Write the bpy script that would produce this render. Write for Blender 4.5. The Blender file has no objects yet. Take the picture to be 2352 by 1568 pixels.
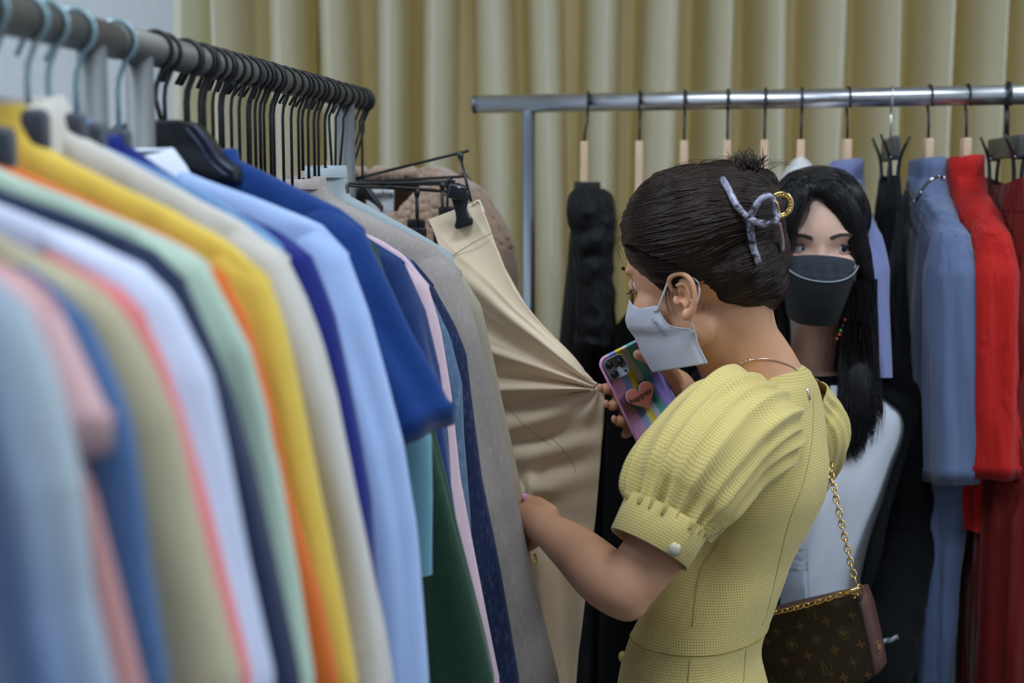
import bpy, bmesh, math, random
import numpy as np
from mathutils import Vector, Matrix, noise
from mathutils.bvhtree import BVHTree
random.seed(7)
SC = bpy.context.scene
COL = SC.collection
PI = math.pi
V = Vector

# ------------------------------------------------------------------ camera
CAMZ = 1.525
F_PX = 3267.0
TILT = math.atan((784 - 420) / F_PX)
cd = bpy.data.cameras.new('camera')
cd.lens = 50.0
cd.sensor_width = 36.0
cd.clip_start = 0.02
cd.dof.use_dof = True
cd.dof.focus_distance = 1.78
cd.dof.aperture_fstop = 3.0
cam = bpy.data.objects.new('camera', cd)
cam.location = (0, 0, CAMZ)
cam.rotation_euler = (PI / 2 - TILT, 0, 0)
COL.objects.link(cam)
SC.camera = cam

# ------------------------------------------------------------------ world and light
w = bpy.data.worlds.new('world')
SC.world = w
w.use_nodes = True
w.node_tree.nodes['Background'].inputs[0].default_value = (0.78, 0.88, 1.0, 1)
w.node_tree.nodes['Background'].inputs[1].default_value = 0.12
SC.view_settings.view_transform = 'Standard'
SC.view_settings.look = 'None'
SC.view_settings.gamma = 1.0
SC.view_settings.exposure = 0.0
SC.view_settings.use_curve_mapping = False
SC.cycles.diffuse_bounces = 6
SC.cycles.max_bounces = 12

def area(name, loc, size, power, color=(0.80, 0.91, 1.0), aim=None):
    ld = bpy.data.lights.new(name, 'AREA')
    ld.shape = 'RECTANGLE'
    ld.size, ld.size_y = size
    ld.energy = power
    ld.color = color
    o = bpy.data.objects.new(name, ld)
    o.location = loc
    if aim is not None:
        o.rotation_euler = (V(aim) - V(loc)).to_track_quat('-Z', 'Y').to_euler()
    COL.objects.link(o)
    return o
CEIL = 2.95
ADDED_GLOW = 4.0
LAMPS = ((1.75, 1.5, .35, 1.5, 24), (-1.35, 1.5, .35, 1.5, 23), (0.25, 0.9, 1.0, .4, 20), (-2.0, 0.1, .35, 1.4, 24), (2.35, 0.1, .35, 1.4, 24))
for lx, ly, sx, sy, pw in LAMPS:
    area('ceiling_lamp', (lx, ly, CEIL - .07), (sx, sy), pw)

# warm lamp added behind the drawn curtain to tint its folds
wl = area('added_curtain_glow', (.55, 3.2, 1.6), (2.3, 2.4), ADDED_GLOW, (1.0, .82, .30), aim=(.55, 2.0, 1.6))

# ------------------------------------------------------------------ helpers
CT, ST = math.cos(TILT), math.sin(TILT)
def W(px, py, Y):
    """a pixel of the photograph and a distance in front of the camera -> a point in the room"""
    cx = (px - 1176) / F_PX
    cy = -(py - 784) / F_PX
    d = V((cx, CT + cy * ST, -ST + cy * CT))
    return V((0, 0, CAMZ)) + d * (Y / d.y)
def RAY(px, py):
    return (W(px, py, 1.0) - V((0, 0, CAMZ))).normalized()
def PX(p):
    q = V(p) - V((0, 0, CAMZ))
    fy = q.y * CT - q.z * ST
    uy = q.y * ST + q.z * CT
    return (1176 + F_PX * q.x / fy, 784 - F_PX * uy / fy)
def M(px, Y):
    return px / F_PX * Y

def empty(name, loc=(0, 0, 0)):
    o = bpy.data.objects.new(name, None)
    o.location = loc
    o.empty_display_size = .05
    COL.objects.link(o)
    return o
def tag(o, label=None, cat=None, group=None, kind=None):
    if label: o['label'] = label
    if cat: o['category'] = cat
    if group: o['group'] = group
    if kind: o['kind'] = kind
    return o
def thing(name, label, cat, loc=(0, 0, 0), group=None):
    return tag(empty(name, loc), label, cat, group)
def obj(name, me, mat=None, parent=None, smooth=True):
    o = bpy.data.objects.new(name, me)
    COL.objects.link(o)
    if mat is not None and len(me.materials) == 0:
        me.materials.append(mat)
    if smooth:
        me.shade_smooth()
    if parent is not None:
        o.parent = parent
        loc = V((0, 0, 0))
        q = parent
        while q is not None:
            loc += q.location
            q = q.parent
        o.location = -loc       # mesh data are in room coordinates
    return o
def mesh(verts, faces, uvs=None):
    me = bpy.data.meshes.new('m')
    me.from_pydata([tuple(v) for v in verts], [], faces)
    if uvs is not None:
        l = me.uv_layers.new(name='uv')
        idx = np.zeros(len(me.loops), dtype=np.int32)
        me.loops.foreach_get('vertex_index', idx)
        l.data.foreach_set('uv', np.array(uvs, dtype=np.float32)[idx].ravel())
    me.validate()
    me.update()
    return me
def join(meshes):
    vs, fs, n = [], [], 0
    for me in meshes:
        vs += [tuple(v.co) for v in me.vertices]
        fs += [tuple(i + n for i in p.vertices) for p in me.polygons]
        n += len(me.vertices)
    return mesh(vs, fs)
def loft(rings, caps=True, uv=False, capb=None):
    n = len(rings[0])
    vs = [v for r in rings for v in r]
    fs = []
    for i in range(len(rings) - 1):
        for j in range(n):
            k = (j + 1) % n
            fs.append((i * n + j, i * n + k, (i + 1) * n + k, (i + 1) * n + j))
    if caps:
        fs.append(tuple(range(n - 1, -1, -1)))
    if (caps if capb is None else capb):
        fs.append(tuple((len(rings) - 1) * n + j for j in range(n)))
    uvs = None
    if uv:
        uvs = []
        L = 0
        for i, r in enumerate(rings):
            if i: L += (sum((V(a) for a in r), V()) / n - sum((V(a) for a in rings[i - 1]), V()) / n).length
            c = 0
            for j in range(n):
                if j: c += (V(r[j]) - V(r[j - 1])).length
                uvs.append((c, L))
    me = mesh(vs, fs, uvs)
    return me
def catmull(pts, n):
    """pts: list of tuples of any length; returns n samples per span"""
    P = [np.array(p, float) for p in pts]
    P = [2 * P[0] - P[1]] + P + [2 * P[-1] - P[-2]]
    out = []
    for i in range(1, len(P) - 2):
        for k in range(n):
            t = k / n
            out.append(.5 * ((2 * P[i]) + (-P[i - 1] + P[i + 1]) * t + (2 * P[i - 1] - 5 * P[i] + 4 * P[i + 1] - P[i + 2]) * t * t
                             + (-P[i - 1] + 3 * P[i] - 3 * P[i + 1] + P[i + 2]) * t ** 3))
    out.append(P[-2])
    return out
def frames(pts):
    ts = []
    for i in range(len(pts)):
        a = pts[max(0, i - 1)]; b = pts[min(len(pts) - 1, i + 1)]
        ts.append((b - a).normalized())
    t = ts[0]
    u = t.orthogonal().normalized()
    fr = []
    for t in ts:
        u = (u - t * u.dot(t))
        u = u.normalized() if u.length > 1e-6 else t.orthogonal().normalized()
        fr.append((t, u, t.cross(u)))
    return fr
def tube(pts, r, n=10, sub=0, ref=None, flat=1.0, caps=True, uv=False):
    """tube along points; r is a number or a list; flat squashes along the frame's second axis"""
    pts = [V(p) for p in pts]
    rs = list(r) if hasattr(r, '__len__') else [r] * len(pts)
    if sub:
        s = catmull([(p.x, p.y, p.z, q) for p, q in zip(pts, rs)], sub)
        pts = [V(a[:3]) for a in s]; rs = [max(1e-4, float(a[3])) for a in s]
    fr = frames(pts)
    if ref is not None:
        f2 = []
        for t, u, v in fr:
            u = V(ref) - t * V(ref).dot(t)
            u.normalize()
            f2.append((t, u, t.cross(u)))
        fr = f2
    rings = []
    for p, q, (t, u, v) in zip(pts, rs, fr):
        rings.append([p + u * (math.cos(2 * PI * k / n) * q) + v * (math.sin(2 * PI * k / n) * q * flat) for k in range(n)])
    return loft(rings, caps, uv)
def ellipsoid(c, r, R=None, nu=20, nv=12):
    c = V(c)
    vs, fs = [], []
    R = R or Matrix.Identity(3)
    vs.append(c + R @ V((0, 0, r[2])))
    for i in range(1, nv):
        a = PI * i / nv
        for j in range(nu):
            b = 2 * PI * j / nu
            vs.append(c + R @ V((r[0] * math.sin(a) * math.cos(b), r[1] * math.sin(a) * math.sin(b), r[2] * math.cos(a))))
    vs.append(c + R @ V((0, 0, -r[2])))
    for j in range(nu):
        fs.append((0, 1 + j, 1 + (j + 1) % nu))
    for i in range(nv - 2):
        for j in range(nu):
            a = 1 + i * nu + j; b = 1 + i * nu + (j + 1) % nu
            fs.append((a, a + nu, b + nu, b))
    L = len(vs) - 1
    for j in range(nu):
        fs.append((L, L - nu + (j + 1) % nu, L - nu + j))
    return mesh(vs, fs)
def box(c, s, R=None):
    c = V(c); R = R or Matrix.Identity(3)
    vs = [c + R @ V((x * s[0] / 2, y * s[1] / 2, z * s[2] / 2)) for x in (-1, 1) for y in (-1, 1) for z in (-1, 1)]
    return mesh(vs, [(0, 1, 3, 2), (4, 6, 7, 5), (0, 4, 5, 1), (2, 3, 7, 6), (0, 2, 6, 4), (1, 5, 7, 3)])
def rounded(c, s, R=None, b=.003, seg=3):
    me = box((0, 0, 0), s)
    bm = bmesh.new(); bm.from_mesh(me)
    bmesh.ops.recalc_face_normals(bm, faces=bm.faces)
    bmesh.ops.bevel(bm, geom=bm.edges[:], offset=b, segments=seg, affect='EDGES', profile=.5)
    M4 = Matrix.Translation(V(c)) @ (R or Matrix.Identity(3)).to_4x4()
    bm.transform(M4)
    bm.to_mesh(me); bm.free()
    return me
def extrude_poly(pts2, c, ax, ay, th, bev=0):
    """polygon in the plane (ax, ay) at c, thickness th along the normal"""
    c = V(c); ax = V(ax); ay = V(ay); n = ax.cross(ay).normalized()
    bm = bmesh.new()
    vs = [bm.verts.new(c + ax * x + ay * y - n * th / 2) for x, y in pts2]
    f = bm.faces.new(vs)
    r = bmesh.ops.extrude_face_region(bm, geom=[f])
    for v in r['geom']:
        if isinstance(v, bmesh.types.BMVert): v.co += n * th
    bmesh.ops.recalc_face_normals(bm, faces=bm.faces)
    if bev:
        bmesh.ops.bevel(bm, geom=bm.edges[:], offset=bev, segments=2, affect='EDGES', profile=.6)
    me = bpy.data.meshes.new('m')
    bm.to_mesh(me); bm.free()
    return me
def evaluated(o):
    dg = bpy.context.evaluated_depsgraph_get()
    dg.update()
    me = bpy.data.meshes.new_from_object(o.evaluated_get(dg), depsgraph=dg)
    return me
def blob(parts, voxel=.003, smooth=4, fac=.5):
    """union of closed shapes, remeshed into one continuous skin"""
    me = join(parts)
    o = bpy.data.objects.new('tmp', me)
    COL.objects.link(o)
    m = o.modifiers.new('r', 'REMESH'); m.mode = 'VOXEL'; m.voxel_size = voxel; m.use_smooth_shade = True
    if smooth:
        s = o.modifiers.new('s', 'SMOOTH'); s.factor = fac; s.iterations = smooth
    out = evaluated(o)
    bpy.data.objects.remove(o)
    return out
def subsurf(me, n=1):
    o = bpy.data.objects.new('tmp', me)
    COL.objects.link(o)
    m = o.modifiers.new('r', 'SUBSURF'); m.levels = n; m.render_levels = n
    out = evaluated(o)
    bpy.data.objects.remove(o)
    return out
def solid(me, th, off=0):
    o = bpy.data.objects.new('tmp', me)
    COL.objects.link(o)
    m = o.modifiers.new('r', 'SOLIDIFY'); m.thickness = th; m.offset = off
    out = evaluated(o)
    bpy.data.objects.remove(o)
    return out
def bvh(me):
    return BVHTree.FromPolygons([v.co.copy() for v in me.vertices], [tuple(p.vertices) for p in me.polygons])
def displace(me, fn):
    for v in me.vertices:
        v.co = fn(v.co)
    me.update()
    return me
def lerp_tab(tab, x):
    """tab: sorted list of (x, y)"""
    if x <= tab[0][0]: return tab[0][1]
    for (a, b), (c, d) in zip(tab, tab[1:]):
        if x <= c:
            return b + (d - b) * (x - a) / (c - a) if c > a else d
    return tab[-1][1]
def nz(x, y=0, z=0, s=1.0):
    return noise.noise(V((x * s, y * s, z * s)))

# ------------------------------------------------------------------ materials
MATS = {}
def nodes_of(name):
    m = bpy.data.materials.new(name)
    m.use_nodes = True
    nt = m.node_tree
    return m, nt, nt.nodes['Principled BSDF']
def N(nt, t, **kw):
    n = nt.nodes.new(t)
    for k, v in kw.items():
        if k.startswith('i_'):
            n.inputs[int(k[2:])].default_value = v
        else:
            setattr(n, k, v)
    return n
def srgb(r, g, b):
    f = lambda c: ((c / 255 + .055) / 1.055) ** 2.4 if c > 10 else c / 255 / 12.92
    return (f(r), f(g), f(b), 1)
def mixc(nt, fac, a, b, mode='MIX'):
    m = nt.nodes.new('ShaderNodeMix'); m.data_type = 'RGBA'; m.blend_type = mode
    for s, v in ((m.inputs[0], fac), (m.inputs[6], a), (m.inputs[7], b)):
        if hasattr(v, 'links'): nt.links.new(v, s)
        elif v is not None: s.default_value = v
    return m.outputs[2]
def fabric(name, col, rough=.85, weave=900, bump=.12, mottle=.12, wrinkle=0.0, sheen=.25, heather=0.0, spec=.2, drape=0.0):
    if name in MATS: return MATS[name]
    m, nt, b = nodes_of(name)
    L = nt.links.new
    tc = N(nt, 'ShaderNodeTexCoord')
    n1 = N(nt, 'ShaderNodeTexNoise'); n1.inputs['Scale'].default_value = 9; n1.inputs['Detail'].default_value = 4
    L(tc.outputs['Object'], n1.inputs['Vector'])
    dark = tuple(c * .75 for c in col[:3]) + (1,)
    mr = N(nt, 'ShaderNodeMapRange'); mr.inputs[3].default_value = 0; mr.inputs[4].default_value = mottle * 2
    L(n1.outputs[0], mr.inputs[0])
    c = mixc(nt, mr.outputs[0], col, dark)
    n2 = N(nt, 'ShaderNodeTexNoise'); n2.inputs['Scale'].default_value = weave; n2.inputs['Detail'].default_value = 2
    L(tc.outputs['Object'], n2.inputs['Vector'])
    if heather:
        light = tuple(min(1, c_ * 2.2 + .06) for c_ in col[:3]) + (1,)
        mr2 = N(nt, 'ShaderNodeMapRange'); mr2.inputs[1].default_value = .52; mr2.inputs[2].default_value = .75; mr2.inputs[4].default_value = heather
        n3 = N(nt, 'ShaderNodeTexNoise'); n3.inputs['Scale'].default_value = 260; n3.inputs['Detail'].default_value = 3
        mp = N(nt, 'ShaderNodeMapping'); mp.inputs['Scale'].default_value = (1, 1, .35)
        L(tc.outputs['Object'], mp.inputs[0]); L(mp.outputs[0], n3.inputs['Vector'])
        L(n3.outputs[0], mr2.inputs[0])
        c = mixc(nt, mr2.outputs[0], c, light)
    L(c, b.inputs['Base Color'])
    b.inputs['Roughness'].default_value = rough
    b.inputs['Specular IOR Level'].default_value = spec
    b.inputs['Sheen Weight'].default_value = sheen
    b.inputs['Sheen Roughness'].default_value = .5
    bp = N(nt, 'ShaderNodeBump'); bp.inputs['Strength'].default_value = bump; bp.inputs['Distance'].default_value = .001
    L(n2.outputs[0], bp.inputs['Height'])
    if wrinkle:
        n4 = N(nt, 'ShaderNodeTexNoise'); n4.inputs['Scale'].default_value = 28; n4.inputs['Detail'].default_value = 3; n4.inputs['Distortion'].default_value = .8
        mp = N(nt, 'ShaderNodeMapping'); mp.inputs['Scale'].default_value = (1, 1, .4)
        L(tc.outputs['Object'], mp.inputs[0]); L(mp.outputs[0], n4.inputs['Vector'])
        bp2 = N(nt, 'ShaderNodeBump'); bp2.inputs['Strength'].default_value = wrinkle; bp2.inputs['Distance'].default_value = .01
        L(n4.outputs[0], bp2.inputs['Height']); L(bp.outputs[0], bp2.inputs['Normal'])
        last = bp2
        if drape:
            n5 = N(nt, 'ShaderNodeTexNoise'); n5.inputs['Scale'].default_value = 24; n5.inputs['Detail'].default_value = 2; n5.inputs['Distortion'].default_value = .4
            mp5 = N(nt, 'ShaderNodeMapping'); mp5.inputs['Scale'].default_value = (1, 1, .10)
            L(tc.outputs['Object'], mp5.inputs[0]); L(mp5.outputs[0], n5.inputs['Vector'])
            bp3 = N(nt, 'ShaderNodeBump'); bp3.inputs['Strength'].default_value = drape; bp3.inputs['Distance'].default_value = .035
            L(n5.outputs[0], bp3.inputs['Height']); L(bp2.outputs[0], bp3.inputs['Normal']); last = bp3
        L(last.outputs[0], b.inputs['Normal'])
    else:
        L(bp.outputs[0], b.inputs['Normal'])
    MATS[name] = m
    return m
def plain(name, col, rough=.5, metal=0.0, spec=.5, bump=0, scale=200, coat=0.0):
    if name in MATS: return MATS[name]
    m, nt, b = nodes_of(name)
    tc = N(nt, 'ShaderNodeTexCoord')
    n1 = N(nt, 'ShaderNodeTexNoise'); n1.inputs['Scale'].default_value = scale; n1.inputs['Detail'].default_value = 3
    nt.links.new(tc.outputs['Object'], n1.inputs['Vector'])
    dark = tuple(c * .85 for c in col[:3]) + (1,)
    nt.links.new(mixc(nt, n1.outputs[0], col, dark), b.inputs['Base Color'])
    b.inputs['Roughness'].default_value = rough
    b.inputs['Metallic'].default_value = metal
    b.inputs['Specular IOR Level'].default_value = spec
    b.inputs['Coat Weight'].default_value = coat
    if bump:
        bp = N(nt, 'ShaderNodeBump'); bp.inputs['Strength'].default_value = bump; bp.inputs['Distance'].default_value = .001
        nt.links.new(n1.outputs[0], bp.inputs['Height']); nt.links.new(bp.outputs[0], b.inputs['Normal'])
    MATS[name] = m
    return m
def brushed(name, col, rough, axis_scale):
    m, nt, b = nodes_of(name)
    L = nt.links.new
    tc = N(nt, 'ShaderNodeTexCoord')
    mp = N(nt, 'ShaderNodeMapping'); mp.inputs['Scale'].default_value = axis_scale
    n1 = N(nt, 'ShaderNodeTexNoise'); n1.inputs['Scale'].default_value = 60; n1.inputs['Detail'].default_value = 5
    L(tc.outputs['Object'], mp.inputs[0]); L(mp.outputs[0], n1.inputs['Vector'])
    L(mixc(nt, n1.outputs[0], tuple(c * .7 for c in col[:3]) + (1,), col), b.inputs['Base Color'])
    mr = N(nt, 'ShaderNodeMapRange'); mr.inputs[3].default_value = rough * .7; mr.inputs[4].default_value = rough * 1.3
    L(n1.outputs[0], mr.inputs[0]); L(mr.outputs[0], b.inputs['Roughness'])
    b.inputs['Metallic'].default_value = 1
    return m
MATS['rail_steel'] = plain('rail_grey', (.17, .165, .15, 1), .5, .6, .5, .2, 40)
MATS['post_grey'] = plain('post_grey', (.20, .21, .215, 1), .6, .5)
MATS['chrome'] = brushed('chrome', (.86, .87, .92, 1), .3, (.2, 1, 1))
MATS['post_steel'] = brushed('post_steel', (.34, .38, .43, 1), .5, (1, 1, .1))
BLACKWIRE = plain('black_wire', (.012, .012, .014, 1), .38, 0, .5, .5, 300)
BLACKPLASTIC = plain('black_plastic', (.012, .014, .018, 1), .32)
BLUEPLASTIC = plain('pale_blue_hook', (.28, .42, .47, 1), .25, .3)
GREYPLASTIC = plain('dark_grey_plastic', (.055, .065, .09, 1), .45)

# ------------------------------------------------------------------ the setting
XL, XR, YB, YF = -2.3, 2.6, -2.4, 3.25
mf, nt, b = nodes_of('floor_tiles')
tc = N(nt, 'ShaderNodeTexCoord')
n1 = N(nt, 'ShaderNodeTexNoise'); n1.inputs['Scale'].default_value = 4; n1.inputs['Detail'].default_value = 8
nt.links.new(tc.outputs['Object'], n1.inputs['Vector'])
nt.links.new(mixc(nt, n1.outputs[0], srgb(78, 74, 70), srgb(100, 96, 90)), b.inputs['Base Color'])
b.inputs['Roughness'].default_value = .35
def slab(name, c, s, mat):
    return tag(obj(name, box(c, s), mat, smooth=False), kind='structure')
slab('floor', ((XL + XR) / 2, (YB + YF) / 2, -.05), (XR - XL + .4, YF - YB + .4, .1), mf)
WALL = plain('wall_paint', srgb(222, 226, 232), .9, 0, .2, .1, 40)
slab('ceiling', ((XL + XR) / 2, (YB + YF) / 2, CEIL + .05), (XR - XL + .4, YF - YB + .4, .1), WALL)
slab('wall_back', ((XL + XR) / 2, YF + .05, CEIL / 2), (XR - XL, .1, CEIL), WALL)
slab('wall_left', (XL - .05, (YB + YF) / 2, CEIL / 2), (.1, YF - YB, CEIL), WALL)
slab('wall_right', (XR + .05, (YB + YF) / 2, CEIL / 2), (.1, YF - YB, CEIL), WALL)
slab('wall_front', ((XL + XR) / 2, YB - .05, CEIL / 2), (XR - XL, .1, CEIL), WALL)
slab('baseboard_back', ((XL + XR) / 2, YF - .008, .05), (XR - XL, .016, .1), plain('base_paint', srgb(200, 200, 200), .5))

# window added behind the curtain to house that unseen warm lamp
wf = plain('added_window_white', (.75, .75, .75, 1), .5)
wo = tag(obj('added_window_1', box((.55, 3.235, 1.6), (2.36, .02, 2.46)), plain('added_window_pane', (.55, .6, .65, 1), .1), smooth=False), kind='structure')
for cx_, cz_, sx_, sz_ in ((.55, .35, 2.44, .05), (.55, 2.85, 2.44, .05), (-.65, 1.6, .05, 2.5), (1.75, 1.6, .05, 2.5), (.55, 1.6, .04, 2.5)):
    obj('added_window_frame', box((cx_, 3.222, cz_), (sx_, .03, sz_)), wf, wo, False)
# curtain: one heavy cloth with deep folds
CURT = fabric('curtain_linen', srgb(220, 218, 206), .95, 500, .25, .05, 0, .1, spec=.05)
nt = CURT.node_tree
b_ = nt.nodes['Principled BSDF']
tl = nt.nodes.new('ShaderNodeBsdfTranslucent'); tl.inputs[0].default_value = (.9, .80, .42, 1)
mx = nt.nodes.new('ShaderNodeMixShader'); mx.inputs[0].default_value = .33
nt.links.new(b_.outputs[0], mx.inputs[1]); nt.links.new(tl.outputs[0], mx.inputs[2])
nt.links.new(mx.outputs[0], nt.nodes['Material Output'].inputs['Surface'])
def curtain():
    cpx = [425, 512, 652, 775, 900, 1008, 1150, 1268, 1390, 1515, 1655, 1770, 1905, 2050, 2150, 2275, 2400, 2520, 2650, 2770, 2900, 3020]
    YC = 2.95
    xs = [W(p, 300, YC).x for p in cpx]
    ph = [i for i in range(len(xs))]
    x0, x1 = W(405, 300, YC).x, xs[-1]
    n = 1100
    A = .108
    rows = 22
    vs, fs = [], []
    zt, zb = 2.86, .06
    for r in range(rows + 1):
        z = zt + (zb - zt) * r / rows
        lean = (1.75 - z)
        for i in range(n + 1):
            x = x0 + (x1 - x0) * i / n
            p = lerp_tab(list(zip(xs, ph)), x) if False else np.interp(x, xs, ph)
            k = round(p)
            amp = A * (1 + .28 * nz(k * 3.7 + 1.3))
            wd = .0 + .35 * nz(k * 5.1 + 9.2)
            sh = .012 * nz(k * 1.9, z * .7) * 2 + .010 * lean * nz(k * 7.7 + 4)
            c = math.cos(2 * PI * (p - .0) + .5 * wd)
            duty = .22 + .25 * nz(k * 2.3 + .7)
            f = math.tanh(5.5 * (c + duty)) / math.tanh(5.5)
            f += .05 * math.cos(4 * PI * p + 3 * wd) * (1 if f > 0 else .2)
            y = YC + .05 - amp * f * (1 + .15 * nz(k * 4.1, z * 1.1)) + .005 * nz(x * 14, z * 1.4)
            ov = .024 * math.sin(2 * PI * p + .5 * wd) * max(-.3, f)
            vs.append((x + sh - ov, y, z))
    for r in range(rows):
        for i in range(n):
            a = r * (n + 1) + i
            fs.append((a, a + 1, a + n + 2, a + n + 1))
    me = mesh(vs, fs)
    o = obj('curtain', me, CURT)
    return tag(o, 'cream olive floor length curtain hanging in deep vertical folds behind the racks', 'curtain')
curtain()
t = thing('curtain_rail', 'white metal curtain rail near the ceiling carrying the cream curtain', 'curtain rail', (0, 2.98, 2.88))
obj('track', box(((-.72 + 1.75) / 2, 2.98, 2.885), (2.6, .05, .03)), plain('white_metal', (.7, .7, .7, 1), .4), t, False)
for bx_ in (-.6, .5, 1.6):
    obj('bracket', box((bx_, 2.98, 2.925), (.03, .03, .055)), plain('white_metal', (.7, .7, .7, 1), .4), t, False)
# ceiling lamps' housings
for lx, ly, sx, sy, pw in LAMPS:
    t = thing('ceiling_light', 'flat white ceiling light panel over the shop floor', 'ceiling light', (lx, ly, CEIL), 'ceiling light panels')
    obj('frame', box((lx, ly, CEIL - .025), (sx + .06, sy + .06, .05)), plain('white_metal', (.7, .7, .7, 1), .4), t, False)
# ------------------------------------------------------------------ left rack
HR = .125                     # rail above the lens
RZ = CAMZ + HR
XE, YE = -.226, 2.2
DX = .137
nrm = math.hypot(DX, 1)
RN = V((DX, 1, 0)).normalized()        # along the rail, away from the camera
RS = V((1, -DX, 0)).normalized()       # across the rail, towards the shopper
def rail_pt(Y):
    return V((XE - DX * (YE - Y), Y, RZ))
RR = .0155
def rack(name, label, y0, y1, posts, mat):
    t = thing(name, label, 'clothes rack', tuple(rail_pt((y0 + y1) / 2).xy) + (0,))
    a, b_ = rail_pt(y0), rail_pt(y1)
    obj('rail', tube([a, b_], RR, 32), mat, t)
    for y in (y0, y1):
        p = rail_pt(y)
        s = -1 if y == y0 else 1
        obj('end_cap', tube([p - RN * .004 * s, p + RN * .003 * s], RR * 1.04, 32), BLACKPLASTIC if y == y0 else mat, t)
    for y in posts:
        p = rail_pt(y)
        obj('post', tube([V((p.x, p.y, .03)), V((p.x, p.y, RZ - RR * .6))], .0128, 24), MATS['post_grey'], t)
        obj('foot', rounded((p.x, p.y, .03), (.5, .03, .03), Matrix.Rotation(-math.atan(DX), 3, 'Z'), .004), MATS['post_grey'], t)
    p0, p1 = rail_pt(posts[0]), rail_pt(posts[-1])
    obj('base_bar', tube([V((p0.x, p0.y, .045)), V((p1.x, p1.y, .045))], .0125, 16), MATS['post_grey'], t)
rack('clothes_rack', 'grey steel clothes rack in the near left foreground with blurred garments', .12, 1.277, (.2, 1.232), MATS['rail_steel'])
rack('clothes_rack', 'grey steel clothes rack crowded with black hooks, running on from the foreground rack', 1.283, 2.2, (1.335, 2.09), MATS['rail_steel'])

def half_profile(px, Y):
    """outline points in the picture -> (u, z) in the plane hanging across the rail at Y"""
    H = rail_pt(Y)
    out = []
    o = V((0, 0, CAMZ))
    for x, y in px:
        d = RAY(x, y)
        k = (H - o).dot(RN) / d.dot(RN)
        p = o + d * k
        out.append(((p - H).dot(RS), p.z))
    return out
def hook(H, s, mat, rise=0, drop=.10, r=.0019, tilt=0, R=None, phase=0.0):
    """question-mark hook over a rail whose axis is horizontal; s = horizontal direction across the rail"""
    R = (R or RR) + r
    s = V(s)
    pts = []
    a0, a1 = math.radians(205 + phase), math.radians(-62)
    m = 16
    tip = H - s * (R * 1.45) + V((0, 0, -R * 1.35))
    pts.append(tip)
    for k in range(m + 1):
        a = a0 + (a1 - a0) * k / m
        pts.append(H + s * (math.cos(a) * R) + V((0, 0, math.sin(a) * R)))
    pts.append(H + s * (R * .05) + V((0, 0, -R * 1.85)))
    pts.append(H + s * (R * -.02) + V((0, 0, -R * 2.5)))
    pts.append(H + s * tilt * drop + V((0, 0, -drop)))
    return tube(pts, r, 8, 0)
def hanger_body(H, s, n, half, neck_z, mat_th=.009, drop=.075, wide=.022, prof=None):
    """contoured plastic shoulder hanger, inside the garment when prof is given"""
    rings = []
    K = 24
    tab = None
    if prof:
        tab = [(0, prof[0][1] + .004)] + [(u, z - .013) for u, z in prof]
        tab.sort()
    for i in range(-K, K + 1):
        q = i / K
        u = half * q
        a = abs(q)
        hgt = .020 * (1 - a) ** 1.5 + .011
        zc = (lerp_tab(tab, abs(u)) - hgt * .45 + .004) if tab else neck_z - drop * (a ** 1.25) - .004
        th = mat_th * (.7 + .5 * a ** 2)
        c = H + V(s) * u
        ring = []
        for k in range(12):
            t_ = 2 * PI * k / 12
            ring.append(V((c.x, c.y, zc)) + V(n) * (math.cos(t_) * th) + V((0, 0, math.sin(t_) * hgt * .5)))
        rings.append(ring)
    return loft(rings)
def superr(t_, w_, th, p=.75):
    c, s_ = math.cos(t_), math.sin(t_)
    return (w_ * math.copysign(abs(c) ** p, c), th * math.copysign(abs(s_) ** .85, s_))
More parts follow.
